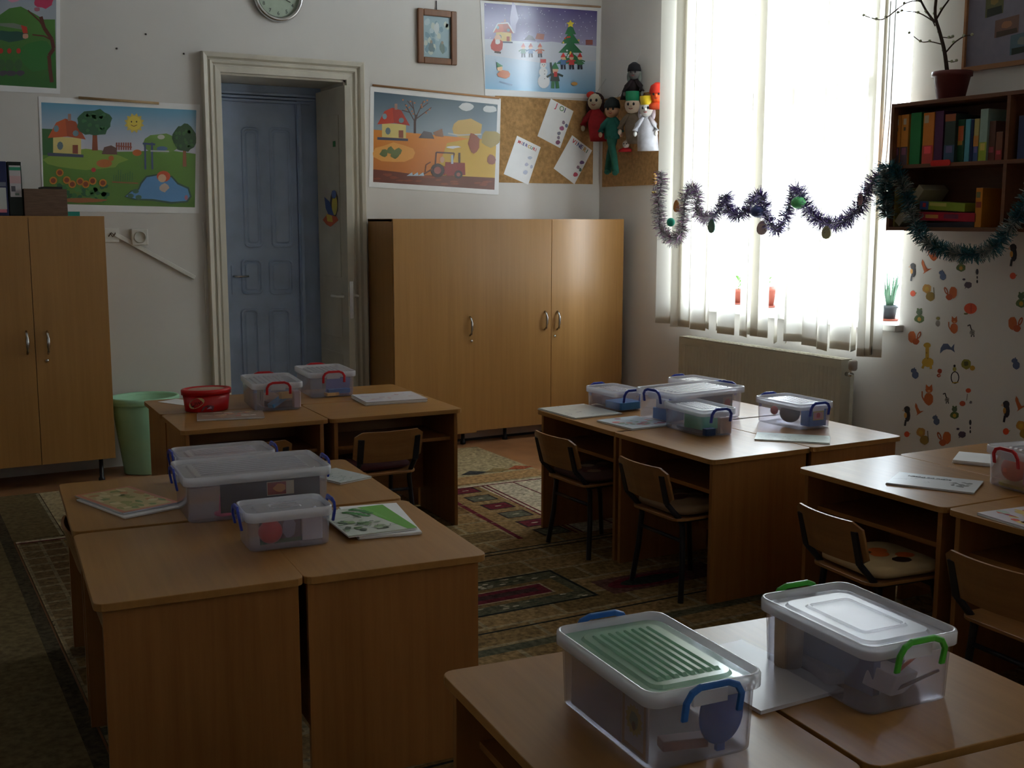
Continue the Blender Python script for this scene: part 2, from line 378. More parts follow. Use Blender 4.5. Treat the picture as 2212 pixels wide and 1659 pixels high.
# carpet with woven pattern
RX0, RX1, RY0, RY1 = .50, 4.35, .2, 6.62
rug = thing('carpet', 'large patterned carpet of tan and dark red blocks under the desks', 'carpet')
MB().box(RX0, RX1, RY0, 5.64, .0005, .008).box(.72, 3.42, 5.64, RY1, .0005, .008).build('base', pm('carpet_edge', (.12, .09, .05), .9, .1, noise=.2, nscale=60), rug)
R = Print((0, 0, .0082), (1, 0, 0), (0, 1, 0), step=.00004)
cT1, cT2, cT3, cL, cG, cR, cK, cI = (.27, .17, .075), (.23, .145, .062), (.19, .12, .05), (.30, .23, .13), (.10, .095, .06), (.13, .02, .03), (.02, .022, .02), (.50, .43, .32)
R.rect(RX0, RY0, RX1, 5.64, cL); R.rect(.72, 5.64, 3.42, RY1, (.42, .34, .2))
rnd = random.Random(3)
k0 = R.k
y = RY0+.02; row = 0
while y < 5.55:                                  # rows of tan bricks with light joints
    hh = .15
    x = RX0+.02-(.17 if row % 2 else 0)
    while x < RX1:
        a, b = max(x, RX0+.01), min(x+.325, RX1-.01)
        if b > a: R.k = k0; R.rect(a, y, b, y+hh, rnd.choice([cT1, cT2, cT3, cT2]))
        x += .345
    y += hh+.018; row += 1
R.k = k0+2
def stripe(y, c, wd=.012, x0=RX0, x1=RX1): R.rect(x0, y-wd/2, x1, y+wd/2, c)
for y in (1.0, 1.85, 2.7, 3.53, 4.38, 4.42): stripe(y, cK)
R.rect(RX0, 3.335, RX1, 3.39, cG); R.rect(RX0, 2.5, RX1, 2.56, cG)
for i in range(24):                               # small blocks along the left border
    yb_ = 4.0+i*.11
    if yb_ < 5.55: R.rect(.505, yb_, .70, yb_+.11, (.22, .17, .10)); R.rect(.515, yb_+.01, .59, yb_+.098, (.15, .10, .05)); R.rect(.605, yb_+.01, .69, yb_+.098, (.13, .08, .04)); R.k -= 3
R.k += 3
# framed panel with the dark red bar
R.rect(.9, 3.69, 2.46, 4.07, cK); R.rect(.92, 3.705, 2.445, 4.055, cG)
for i in range(150): R.ell(rnd.uniform(.93, 2.43), rnd.choice([rnd.uniform(3.71, 3.77), rnd.uniform(3.98, 4.05)]), .016, .007, rnd.choice([cI, (.05, .06, .04), (.3, .27, .18)]), 6); R.k -= 1
R.k += 1
R.rect(.95, 3.78, 2.40, 3.97, cT3); R.rect(1.0, 3.81, 2.33, 3.94, (.35, .26, .17)); R.rect(1.01, 3.818, 2.32, 3.932, cR); R.rect(1.05, 3.855, 2.28, 3.9, (.06, .03, .03))
R.rect(2.52, 3.67, 3.1, 3.85, (.13, .06, .05)); R.ell(2.75, 3.76, .2, .07, cR); R.ell(2.76, 3.76, .15, .045, (.03, .04, .03))
# band of red and grey squares, ivory field beside it
R.rect(2.60, 4.55, 2.955, 5.62, cT1)
R.poly([(2.575, 4.55), (2.60, 4.55), (2.66, 5.62), (2.63, 5.62)], cR)
R.rect(2.90, 4.5, 3.9, 5.60, cI)
for i in range(90): R.ell(rnd.uniform(2.98, 3.85), rnd.uniform(4.55, 5.5), rnd.uniform(.01, .03), .006, rnd.choice([(.32, .30, .2), (.42, .36, .26), (.3, .22, .18)]), 6, rot=rnd.uniform(0, 3)); R.k -= 1
R.k += 1
for x in (2.90, 2.93): R.poly([(x-.03, 4.5), (x-.018, 4.5), (x+.032, 5.6), (x+.02, 5.6)], cR)
R.rect(3.12, 4.5, 3.13, 5.60, cR)
for i, y in enumerate((5.53, 5.34, 5.15, 4.96, 4.77, 4.6)):
    R.rect(2.58+.03*i/5, y-.095, 2.92, y-.088, cL); c = cR if i % 2 == 0 else (.12, .12, .085)
    R.rect(2.71, y-.062, 2.865, y+.062, (.04, .03, .03)); R.rect(2.722, y-.05, 2.853, y+.05, c); R.ell(2.79, y, .022, .006, cI, 6)
R.rect(RX0, 5.60, RX1, 5.625, cI); R.rect(RX0, 5.585, RX1, 5.598, cR)
for x in (2.55, 3.0, 3.42): R.rect(x-.22, 5.66, x+.2 if x < 3.4 else 3.42, 5.84, (.40, .24, .11))
for x, c in ((3.04, (.06, .06, .06)), (3.2, (.28, .2, .09)), (3.35, (.35, .1, .05))): R.poly([(x-.09, 5.90), (x, 5.86), (x+.09, 5.9), (x, 5.97)], c)
R.build('pattern', rug, printmat('carpet_pile', .95, .05, fuzz=.45))
# long runner strip at the left side of the near desks
rn = thing('runner_rug', 'plain brown runner rug on the floor at the left edge', 'rug')
MB().box(-1.9, .49, 1.0, 6.62, .001, .009).build('pile', pm('brown_pile', (.16, .12, .06), .95, .05, noise=.35, nscale=40, bump=.4), rn)
MB().box(.4905, .715, 5.66, 6.62, .001, .009).build('pile', MATS['brown_pile'], rn)
R = Print((0, 0, .0092), (1, 0, 0), (0, 1, 0)); R.rect(.70, 5.66, .715, 6.6, (.3, .26, .17)); R.rect(.44, 1.0, .49, 6.6, (.07, .055, .035))
pass
R.build('border', rn, printmat('carpet_pile', .95, .05, fuzz=.45))

# ================================================================== CABINETS
def handle_mb(x, y, z):
    b = MB(); P = [(x, y, z+.062), (x, y-.022, z+.05), (x, y-.03, z+.02), (x, y-.03, z-.02), (x, y-.022, z-.05), (x, y, z-.062)]
    return b.tube(P, [.006, .0075, .009, .009, .0075, .006], 8)
def cabinet(label, x0, x1, yf, doors, zb=.09, zt=1.5, feet=()):
    t = thing('storage_cabinet', label, 'cabinet', ((x0+x1)/2, yf+.2, 0))
    L = lambda x, y=0, z=0: (x-(x0+x1)/2, y-(yf+.2), z)
    def mv(b): b.v = [(v[0]-(x0+x1)/2, v[1]-yf-.2, v[2]) for v in b.v]; return b
    yb = YB-.03
    b = MB().box(x0, x0+.018, yf+.02, yb, zb, zt-.002).box(x1-.018, x1, yf+.02, yb, zb, zt-.002).box(x0, x1, yf+.004, yb, zt-.018, zt).box(x0+.018, x1-.018, yf+.02, yb, zb, zb+.018).box(x0+.018, x1-.018, yb-.006, yb, zb, zt-.02)
    mv(b).build('body', M_CAB, t, bevel=.001)
    for (a, c, hx, hz, kz) in doors:
        d = mv(MB().box(a+.0015, c-.0015, yf, yf+.018, zb+.002, zt-.02 if False else zt-.004)).build('door', M_CAB, t, bevel=.001)
        if hx: mv(handle_mb(hx, yf, hz)).build('handle', M_STEEL, d)
        if kz: mv(MB().lathe([(.0, 0), (.009, 0), (.009, .008), (.005, .011), (.001, .011)], (kz[0], yf, kz[1]), 14, M=Matrix.Rotation(math.pi/2, 3, 'X'))).build('lock', M_STEEL, d)
    for fx in feet: mv(MB().lathe([(.018, 0), (.018, .02), (.012, .025), (.012, zb)], (fx, yf+.07, 0), 12)).build('foot', M_BLACK, t)
    return t
cabinet('wide beech laminate cabinet against the corner, left unit with one door in view', 2.88, 3.47, 6.705, [(2.88, 3.47, 3.421, .80, (3.431, .702))], zb=.082, feet=(2.95, 3.40))
cabinet('beech laminate two-door cabinet standing in the corner by the window', 3.472, 4.648, 6.72, [(3.472, 4.055, 4.004, .814, None), (4.055, 4.648, 4.104, .81, (4.082, .702))], feet=(3.73, 4.58))
cabinet('beech laminate two-door cabinet at the left edge with folders on top', .28, 1.152, 6.72, [(.28, .756, .727-.012, .828, None), (.756, 1.152, .821, .823, (.813, .723))], zb=.14, zt=1.512, feet=(.35, 1.08))

# ================================================================== DESKS
def desk_mb(L, Wd):
    """length L along local x, depth Wd along local y, sitter at -y"""
    t = MB(); pts = [(p.x, p.y) for p in rr(L, Wd, .028, 0, 4)]
    t.prism(pts, HD-.02, HD)
    return t
def make_desk(L=.68, Wd=.51, along='y'):
    t = thing('school_desk', 'x', 'desk')
    desk_mb(L, Wd).build('tabletop', M_TOPX, t, bevel=.0018)
    for s in (-1, 1):
        a, b = sorted((s*(L/2-.022), s*(L/2-.040)))
        MB().box(a, b, -Wd/2+.02, Wd/2-.012, .0088, HD-.0205).build('side_panel', M_WZ, t, bevel=.0008)
    MB().box(-L/2+.041, L/2-.041, Wd/2-.06, Wd/2-.042, .12, HD-.021).build('back_panel', M_WX, t)
    MB().box(-L/2+.041, L/2-.041, -Wd/2+.07, Wd/2-.061, HD-.16, HD-.144).build('shelf', M_WX, t)
    return t
desk0 = make_desk(); used = []
def put_desk(x, y, rz, label):
    if not used: used.append(1); desk0.location = (x, y, 0); desk0.rotation_euler = (0, 0, rz); desk0['label'] = label; return desk0
    return dup(desk0, (x, y, 0), rz, label)
def block(ox, oy, rot, names, w=.514, l=.69, gap=.004):
    """four desks in a 2 x 2 block, sitters on the left and right; (ox, oy): near left corner"""
    c, s = math.cos(rot), math.sin(rot)
    for i, (a, b) in enumerate(((0, 0), (1, 0), (0, 1), (1, 1))):
        lx, ly = w/2+a*(w+gap), l/2+b*(l+gap)
        rz = rot+(-math.pi/2 if a == 0 else math.pi/2)
        if names[i]: put_desk(ox+c*lx-s*ly, oy+s*lx+c*ly, rz, names[i])
RA, RC, RD, RE = math.radians(-4.5), math.radians(-.1), math.radians(-1), math.radians(-5.3)
block(.408, 2.757, RA, ['near left desk of the left block, empty nearest corner', 'near right desk of the left block, holding the green-covered workbook', 'far left desk of the left block, under the orange-framed workbook', 'far right desk of the left block, behind the largest storage box'], w=.506, l=.70)
block(2.752, 3.378, RC, ['near left desk of the block by the radiator, its bare end panel facing us', 'near right desk of the block by the radiator, holding the box with the blue insert', 'far left desk of the block by the radiator, with two workbooks near its edge', 'far right desk of the block by the radiator, under the hindmost small box'], w=.511, l=.655)
block(2.925, 1.745, RD, ['near left desk of the right-edge block, chair back in front of it', 'near right desk of the right-edge block, mostly outside the picture', 'far left desk of the right-edge block, top shining with window light', 'far right desk of the right-edge block, holding the pile of papers'], w=.509, l=.685)
block(.82, .62, RE, ['near left desk of the foreground block, below the green-lidded box', 'near right desk of the foreground block, at the bottom right corner', 'far left desk of the foreground block, holding the green-lidded box', 'far right desk of the foreground block, holding the box with green handles'], w=.518, l=.70)
# back-left block: long sides face the door wall
for (cx, cy, rz, nm) in ((1.462, 5.168, 0, 'front left desk of the block before the blue door, with the red tub'), (2.133, 5.14, 0, 'front right desk of the block before the blue door, chair tucked under'), (1.478, 5.64, math.pi, 'rear left desk of the block before the blue door'), (2.15, 5.612, math.pi, 'rear right desk of the block before the blue door')):
    put_desk(cx, cy, rz+math.radians(-2), nm).scale = (.98, .915, 1)

# ================================================================== CHAIRS
def make_chair():
    t = thing('school_chair', 'x', 'chair')          # faces +x, origin on the floor between the rear feet
    # curved plywood back
    n = 10; W2 = .165; L = []
    for (z0, xo) in ((0, 0),):
        pass
    prof = []
    for i in range(n+1):
        u = -1+2*i/n; yy = u*W2; bow = -.028*(1-u*u)
        c = .022*max(0, (abs(u)-.86)/.14)**2
        zt, zb_ = .545-c, .398+c
        xt = lambda z: -.045-(z-.42)*.28+bow
        prof.append([Vector((xt(zt)-.005, yy, zt)), Vector((xt(zt)+.005, yy, zt)), Vector((xt(zb_)+.005, yy, zb_)), Vector((xt(zb_)-.005, yy, zb_))])
    MB().loft(prof, True, True).build('backrest', M_PLY, t, bevel=.001)
    # seat
    s = MB(); s.loft([rr(.31, .32, .05, .325, 4, .13, 0), rr(.31, .32, .05, .336, 4, .13, 0)]); s.build('seat', M_PLY, t, bevel=.002)
    for sg in (-1, 1):
        y = sg*.135
        P = [(0, sg*.165, 0), (.018, y+sg*.012, .16), (.024, y, .30), (.010, y, .33), (-.055, y, .40)]
        lg = MB().tube(P, .0115, 8); a_, b_ = Vector((-.055, y, .395)), Vector((-.084, y, .512)); d_ = (b_-a_).normalized()
        lg.obox((a_+b_)/2, d_*(b_-a_).length/2, (0, .0145, 0), d_.cross(Vector((0, 1, 0)))*.0045); lg.build('leg', M_BLACK, t, bevel=.002)
        MB().tube([(.30, sg*.16, 0), (.275, y+sg*.005, .2), (.25, y, .312), (.22, y, .322), (.02, y, .322)], .0105, 8).build('leg', M_BLACK, t)
    MB().tube([(.022, -.14, .24), (.022, .14, .24)], .008).build('stretcher', M_BLACK, t); MB().tube([(.245, -.135, .30), (.245, .135, .30)], .008).build('stretcher', M_BLACK, t)
    return t
chair0 = make_chair(); cused = []
def put_chair(x, y, rz, label):
    if not cused: cused.append(1); chair0.location = (x, y, .009); chair0.rotation_euler = (0, 0, rz); chair0['label'] = label; return chair0
    return dup(chair0, (x, y, .009), rz, label)
chairs = [
 (2.675, 4.275, .03, 'plywood school chair at the far left desk by the radiator'),
 (2.685, 3.62, .0, 'plywood school chair at the near left desk by the radiator'),
 (2.76, 2.675, -.10, 'plywood school chair at the right-edge block, in front of the shining desk top'),
 (2.76, 2.05, -.06, 'plywood school chair cut by the right edge, above the box with green handles'),
 (2.0, 4.80, math.pi/2-.03, 'plywood school chair tucked in front of the desk block before the blue door, right one'),
 (1.385, 4.82, math.pi/2-.05, 'plywood school chair mostly hidden behind the flat storage box'),
 (.575, 3.70, -.05, 'plywood school chair at the left side of the left block, farther one'),
 (.545, 3.02, -.08, 'plywood school chair at the left side of the left block, nearer one')]
for c in chairs: put_chair(*c)
def cushion(x, y, rz, cols, label, wv=.0):
    t = thing('seat_cushion', label, 'cushion', (x, y, .347), rz)
    b = MB(); b.loft([rr(.27, .28, .06, .002), rr(.31, .32, .07, .012), rr(.31, .32, .07, .024), rr(.26, .27, .06, .036)], smooth=True)
    b.build('pad', fm(*cols[0], .9), t)
    P = Print((0, 0, .0365), (1, 0, 0), (0, 1, 0)); rn_ = random.Random(int(x*99))
    for i in range(5):
        P.ell(rn_.uniform(-.08, .08), rn_.uniform(-.08, .08), .035, .03, rgb(*cols[1+i % 2]), 9)
    P.build('pattern', t)
cushion(2.82, 4.275, 0, [(70, 45, 40), (150, 130, 110), (90, 30, 30)], 'dark patterned seat cushion on the far chair by the radiator')
cushion(2.83, 3.62, 0, [(120, 95, 70), (90, 40, 35), (160, 140, 110)], 'striped brown seat cushion on the near chair by the radiator')
cushion(2.91, 2.66, -.1, [(175, 150, 110), (200, 95, 40), (60, 40, 35)], 'cream and orange seat cushion on the chair before the shining desk')
cushion(2.0, 4.96, .0, [(60, 12, 18), (70, 16, 22), (45, 10, 14)], 'dark red seat cushion on the chair before the blue door block')

# ================================================================== STORAGE BOXES
def storage_box(cx, cy, rot, w, l, h, hcol, label, lidkind='ribs', lidcol=None, ends='y', nrib=6, low=0):
    """w across (local x), l long (local y); handles on the two ends"""
    t = thing('storage_box', label, 'storage box', (cx, cy, HD+.0005), rot)
    r = .03; hb = h-.022; s = .87
    def ring(k, z, ins=0): return rr(w*k-2*ins, l*(1-(1-k)*w/l)-2*ins, r*.9, z, 5)
    b = MB()
    b.loft([ring(s, .001), ring(s+.03, .005), ring(.93, hb-.016), ring(.95, hb-.014), ring(.95, hb), ring(.93, hb, .0022), ring(s+.03, .006, .002), ring(s, .0035, .002)], True, True, smooth=True)
    b.build('body', M_PLAST, t)
    lid = MB()
    lid.loft([ring(.985, hb-.012), ring(1, hb-.010), ring(1, hb+.012), ring(.985, hb+.016), ring(.955, hb+.016), ring(.94, hb+.010), ring(.93, hb+.002)], False, False, smooth=True)
    lo = lid.build('lid', M_RIM, t)
    ML = M_LID if not lidcol else lidcol
    q = MB(); il, iw = l*(1-(.07)*w/l), w*.93
    q.loft([rr(iw, il, r, hb+.0015, 5), rr(iw-.05, il-.06, r*.8, hb+.003, 5), rr(iw-.058, il-.068, r*.8, hb+.0085, 5)], True, True, smooth=False); q.build('lid_panel', ML, lo)
    if lidkind == 'ribs':
        aw, al = iw-.085, il-.10
        for i in range(nrib):
            x = -aw/2+aw*(i+.5)/nrib
            MB().loft([[Vector((x+dx, yy, hb+.0085+dz)) for dx, dz in ((-aw/nrib*.36, 0), (-aw/nrib*.2, hz), (aw/nrib*.2, hz), (aw/nrib*.36, 0))] for yy, hz in ((-al/2, .0005), (-al/2+.008, .0045), (al/2-.008, .0045), (al/2, .0005))], True, True).build('rib', ML, lo)
    else:
        e_ = MB(); e_.loft([rr(iw-.10, il-.14, .012, hb+.0086, 4), rr(iw-.108, il-.148, .012, hb+.0125, 4), rr(iw-.112, il-.152, .012, hb+.0125, 4), rr(iw-.12, il-.16, .012, hb+.009, 4)], False, False); e_.build('embossed_line', ML, lo)
    for sg in (-1, 1):                            # clip handle at each end
        y0 = sg*(l/2+.003); hw = min(.055, w*.26); dn = .052 if h > .1 else .035
        P = [(-hw, y0+sg*.004, hb-dn+.014), (-hw, y0+sg*.010, hb-.004), (-hw+.010, y0+sg*.011, hb+.012), (-hw*.5, y0+sg*.009, hb+.019), (hw*.5, y0+sg*.009, hb+.019), (hw-.010, y0+sg*.011, hb+.012), (hw, y0+sg*.010, hb-.004), (hw, y0+sg*.004, hb-dn+.014)]
        hm = MB()
        loops = []
        for i, p in enumerate(P):
            p = Vector(p); d = (Vector(P[min(i+1, 7)])-Vector(P[max(i-1, 0)])).normalized(); nrm = Vector((0, sg, 0)); side = d.cross(nrm).normalized()
            loops.append([p+side*.006+nrm*.0035, p+side*.006-nrm*.0035, p-side*.006-nrm*.0035, p-side*.006+nrm*.0035])
        hm.loft(loops, True, True); hm.build('handle', hcol, t, bevel=.002)
        MB().box(-hw*.62, hw*.62, min(y0, y0-sg*.006), max(y0, y0-sg*.006)+.0005, hb-.018, hb+.006).build('clip_catch', M_RIM, t)
    return t
HB = pm('blue_handle', rgb(40, 60, 165), .35, .5, noise=.05, nscale=20); HLB = pm('light_blue_handle', rgb(38, 100, 175), .35, .5, noise=.05, nscale=20)
HR = pm('red_handle', rgb(190, 12, 26), .35, .5, noise=.05, nscale=20); HG = pm('green_handle', rgb(60, 165, 45), .35, .5, noise=.05, nscale=20)
M_LIDG = sheer('green_tinted_lid', (.55, .82, .66), .38, rough=.12, transl=.35, gloss=1.0)
q = math.pi/2
storage_box(1.186, 1.600, math.radians(-4), .236, .35, .150, HLB, 'foreground storage box with green ribbed lid and light blue handles', lidcol=M_LIDG, nrib=8)
storage_box(1.661, 1.577, math.radians(-4), .232, .335, .145, HG, 'foreground storage box with clear lid and wavy green handles', lidkind='plain')
storage_box(3.570, 3.81, math.radians(0), .205, .305, .122, HB, 'small storage box with blue insert and blue handles nearest the wall stickers')
storage_box(3.095, 3.885, math.radians(-3), .19, .30, .122, HB, 'small blue-handled storage box full of green cloth, front of the radiator block')
storage_box(3.125, 4.575, math.radians(2), .185, .26, .105, HB, 'small blue-handled storage box beside the cabinet end of the radiator block')
storage_box(3.275, 4.175, math.radians(95), .275, .45, .150, HB, 'large blue-handled storage box in the middle of the radiator block', nrib=7)
storage_box(3.60, 4.54, math.radians(4), .19, .26, .12, HB, 'hindmost small storage box of the radiator block, mostly hidden', lidkind='plain')
storage_box(1.675, 5.43, math.radians(-7), .245, .37, .142, HR, 'red-handled storage box beside the red tub')
storage_box(2.045, 5.69, math.radians(-5), .25, .34, .138, HR, 'red-handled storage box nearest the blue door')
storage_box(1.005, 3.50, q-math.radians(4.5), .29, .455, .150, HB, 'largest blue-handled storage box, holding a grey board and a pink cone', nrib=7)
storage_box(.975, 3.075, q-math.radians(4), .17, .245, .118, HB, 'small blue-handled storage box with a red ball, front of the left block', lidkind='plain')
storage_box(1.03, 3.92, q-math.radians(3), .20, .33, .12, HB, 'flat blue-handled storage box at the back of the left block', nrib=7)
storage_box(3.478, 2.47, math.radians(80), .24, .33, .145, HR, 'red-handled storage box cut by the right edge')

# things inside the boxes
def inbox(name, cat, label, mb, mat, cx, cy, rot, dz=.008):
    o = mb.build(name, mat, label=label, cat=cat, loc=(cx, cy, HD+dz), rotz=rot); return o
def card(name, cat, label, cx, cy, rot, w, h, col, th=.003, tilt=0, draw=None, dz=.008, lean=0):
    """a card standing in a box, facing local -y"""
    t = thing(name, label, cat, (cx, cy, HD+dz), rot); t.rotation_euler = (lean, tilt, rot)
    MB().box(-w/2, w/2, 0, th, 0, h).build('sheet', fm(*col), t)
    if draw: P = Print((-w/2, -.0004, 0), (1, 0, 0), (0, 0, 1), nrm=(0, -1, 0)); draw(P, w, h); P.build('print', t)
    return t
def slab(name, cat, label, cx, cy, rot, w, l, h, col, dz=.008, tilt=(0, 0)):
    t = MB().loft([rr(w, l, min(w, l)*.12, 0), rr(w, l, min(w, l)*.12, h)]).build(name, fm(*col), label=label, cat=cat, loc=(cx, cy, HD+dz), bevel=.002)
    t.rotation_euler = (tilt[0], tilt[1], rot); return t
def inb(cx, cy, deg, lx, ly):
    a = math.radians(deg); return cx+lx*math.cos(a)-ly*math.sin(a), cy+lx*math.sin(a)+ly*math.cos(a)
def d_card(P, w, h):
    P.rect(.004, .004, w-.004, h-.004, rgb(188, 150, 110)); P.rect(.012, .012, w-.012, h-.012, rgb(205, 200, 205))
    s_ = []; n = 14; cx, cy = w*.5, h*.55
    for i in range(2*n): rr_ = (.34 if i % 2 else .27)*w; s_.append((cx+rr_*math.cos(math.pi*i/n), cy+rr_*math.sin(math.pi*i/n)))
    P.poly(s_, rgb(200, 180, 90)); P.blob(cx, cy, w*.18, w*.18, rgb(120, 150, 120), 9); P.ell(cx, cy-.01, w*.07, w*.1, rgb(60, 50, 40))
card('picture_card', 'card', 'framed picture card with a yellow star flower inside the green-lidded box', *inb(1.186, 1.6, -4, -.099, -.098), math.radians(-94), .085, .108, (205, 198, 200), draw=d_card)
card('drawing_block', 'paper', 'plain white drawing block inside the green-lidded box, along its left side', *inb(1.186, 1.6, -4, -.099, .038), math.radians(-94), .18, .10, (196, 190, 205))
b = MB().lathe([(.001, 0), (.045, .0), (.048, .004), (.045, .008), (.001, .008)], (0, 0, .066), 24, sx=.95, sy=1.15, M=Matrix.Rotation(math.pi/2, 3, 'X') @ Matrix.Rotation(0, 3, 'Z')).box(-.008, .008, -.006, .002, 0, .03)
inbox('toy_paddle', 'toy', 'blue toy paddle standing at the near end of the green-lidded box', b, fm(40, 120, 215), *inb(1.186, 1.6, -4, .042, -.146), math.radians(-4))
slab('clay_block', 'box', 'reddish modelling clay pack on the bottom of the green-lidded box', 1.17, 1.49, math.radians(-15), .085, .03, .018, (170, 110, 95))
slab('notebook', 'notebook', 'thin green notebook lying inside the green-lidded box under its lid', 1.19, 1.64, math.radians(-5), .15, .22, .008, (120, 175, 140), dz=.112)
cr_ = math.radians(-4)
slab('notebook', 'notebook', 'blue notebook standing inside the box with green handles', 1.62, 1.60, cr_+.1, .02, .24, .09, (95, 110, 150))
slab('paper_bundle', 'paper', 'white rolled paper bundle at the near end of the box with green handles', 1.675, 1.50, cr_+.5, .14, .06, .04, (200, 195, 205), tilt=(.2, .25))
slab('paper_bundle', 'paper', 'pale paper bundle lying deeper in the box with green handles', 1.66, 1.62, cr_-.2, .13, .16, .025, (175, 165, 175))
slab('glue_pack', 'box', 'pinkish pack lying under the lid of the box with green handles', 1.71, 1.60, cr_, .09, .14, .015, (175, 95, 110), dz=.09)
inbox('pencil', 'pencil', 'red pencil leaning inside the box with green handles', MB().tube([(-.06, 0, .03), (.06, .01, .085)], .0035, 6), fm(190, 70, 60), 1.69, 1.462, cr_)
inbox('pencil', 'pencil', 'dark pencil lying low inside the box with green handles', MB().tube([(-.06, 0, .012), (.06, .0, .035)], .0035, 6), fm(50, 45, 70), 1.70, 1.456, cr_)
inbox('toy_cup', 'toy', 'blue round toy at the right end of the box with green handles', MB().ball((0, 0, .05), .03, .03, .045), fm(60, 90, 150), 1.74, 1.55, 0)
inbox('cardboard_roll', 'paper', 'beige cardboard sheet curled in the left corner of the box with green handles', MB().lathe([(.028, 0), (.03, .10), (.028, .10), (.026, 0)], (0, 0, 0), 16), fm(190, 165, 140), 1.585, 1.68, 0)
inbox('ball', 'ball', 'round red ball inside the small box at the front of the left block', MB().ball((0, 0, .040), .034, n=20), fm(215, 30, 22, .35), .925, 3.045, 0, .004)
card('picture_card', 'card', 'picture card standing behind the red ball', .955, 3.045, math.radians(-2), .12, .08, (90, 70, 75), draw=lambda P, w, h: P.rect(.004, .004, w-.004, h-.004, rgb(110, 85, 90)).blob(w*.7, h*.5, .02, .03, rgb(150, 140, 160)).rect(0, 0, w, .012, rgb(60, 90, 60)))
slab('white_pack', 'box', 'white pack standing beside the red ball', 1.045, 3.05, math.radians(-4), .06, .03, .078, (205, 198, 205))
inbox('toy_cone', 'toy', 'pink and orange toy cone inside the largest blue-handled box', MB().lathe([(.03, 0), (.03, .006), (.016, .008), (.013, .05), (.002, .115)], (0, 0, 0), 16), fm(225, 95, 130), .90, 3.435, 0)
def d_board(P, w, h):
    P.rect(.002, .002, w-.002, h-.002, rgb(62, 66, 78)); x = w*.46
    P.rect(x, h*.42, x+.085, h*.80, rgb(205, 190, 160)); P.rect(x+.002, h*.44, x+.06, h*.78, rgb(150, 40, 25)); P.blob(x+.04, h*.62, .02, .013, rgb(225, 140, 50), 10)
card('grey_board', 'board', 'dark grey drawing board with a small picture label inside the largest box', 1.04, 3.405, math.radians(-5), .31, .115, (62, 66, 78), draw=d_board)
slab('notebook', 'notebook', 'pink notebook lying flat inside the flat box of the left block', 1.03, 3.92, math.radians(-3), .25, .14, .01, (205, 110, 110), dz=.078)
slab('notebook', 'notebook', 'teal notebook at the right end of the flat box of the left block', 1.12, 3.93, math.radians(-3), .06, .13, .012, (95, 160, 160), dz=.066)
slab('crayon_pack', 'box', 'blue crayon pack in the red-handled box beside the tub', 1.665, 5.30, .5, .10, .04, .02, (60, 130, 180), tilt=(0, -.35), dz=.03)
slab('toy_bread', 'toy', 'yellow and brown figure lying in the red-handled box beside the tub', 1.70, 5.285, .2, .06, .03, .03, (200, 160, 90), dz=.055)
slab('cloth_bundle', 'cloth', 'dark cloth bundle on the bottom of the red-handled box beside the tub', 1.69, 5.36, .2, .13, .10, .028, (95, 80, 85))
slab('tissue_pack', 'paper', 'white tissue pack standing in the red-handled box beside the tub', 1.755, 5.29, .1, .035, .03, .08, (205, 180, 190))
card('picture_card', 'card', 'cream card with a brown figure in the red-handled box by the tub', 1.622, 5.44, math.radians(-97), .18, .085, (205, 200, 180), draw=lambda P, w, h: P.blob(w*.55, h*.5, .012, .025, rgb(70, 55, 45)))
slab('crayon_pack', 'box', 'blue flat pack in the red-handled box nearest the blue door', 2.07, 5.555, 0, .12, .03, .022, (45, 120, 195), dz=.018)
slab('wooden_block', 'toy', 'beige wooden block in the red-handled box nearest the blue door', 2.03, 5.55, .1, .07, .04, .016, (200, 160, 110))
card('envelope', 'paper', 'lilac blue envelope leaning in the red-handled box nearest the blue door', 2.08, 5.60, 0, .13, .085, (125, 135, 190), tilt=.1)
slab('green_cloth', 'cloth', 'mint green cloth filling the small box at the front of the radiator block', 3.085, 3.85, .1, .11, .12, .070, (80, 190, 150), dz=.022)
slab('blue_ball_pack', 'toy', 'dark blue oval toy beside the green cloth', 3.04, 3.745, 0, .05, .03, .03, (20, 60, 110))
slab('picture_pack', 'box', 'pale pack with an orange figure beside the green cloth', 3.13, 3.755, 0, .06, .02, .07, (205, 185, 185))
slab('toy_bricks', 'toy', 'mixed dark toy bricks under the green cloth', 3.09, 3.88, 0, .13, .16, .013, (90, 95, 110))
slab('blue_tray', 'tray', 'light blue tray inside the small box beside the cabinet', 3.13, 4.51, .1, .13, .13, .035, (60, 125, 185))
slab('red_pouch', 'pouch', 'brownish red pouch inside the small box beside the cabinet', 3.115, 4.64, .1, .11, .09, .06, (150, 95, 85), dz=.016)
slab('blue_bag', 'bag', 'blue and white bag at the left end of the large radiator-block box', 3.13, 4.15, .1, .08, .13, .05, (70, 130, 200))
slab('white_bag', 'bag', 'white bag resting on the blue bag in the large radiator-block box', 3.13, 4.15, .1, .07, .10, .04, (200, 205, 215), dz=.06)
slab('orange_pack', 'box', 'orange pack standing in the large radiator-block box', 3.21, 4.09, .1, .03, .03, .10, (235, 90, 40))
card('grey_board', 'board', 'grey board with a small red picture standing in the large radiator-block box', 3.36, 4.10, math.radians(5), .22, .105, (90, 92, 105), draw=lambda P, w, h: P.rect(w*.72, h*.2, w*.98, h*.8, rgb(150, 120, 110)).blob(w*.85, h*.5, .02, .025, rgb(160, 40, 50)))
t = slab('blue_insert', 'box', 'bright blue box with a small picture label inside the box nearest the wall stickers', 3.60, 3.715, math.radians(-2), .10, .06, .088, (55, 135, 215))
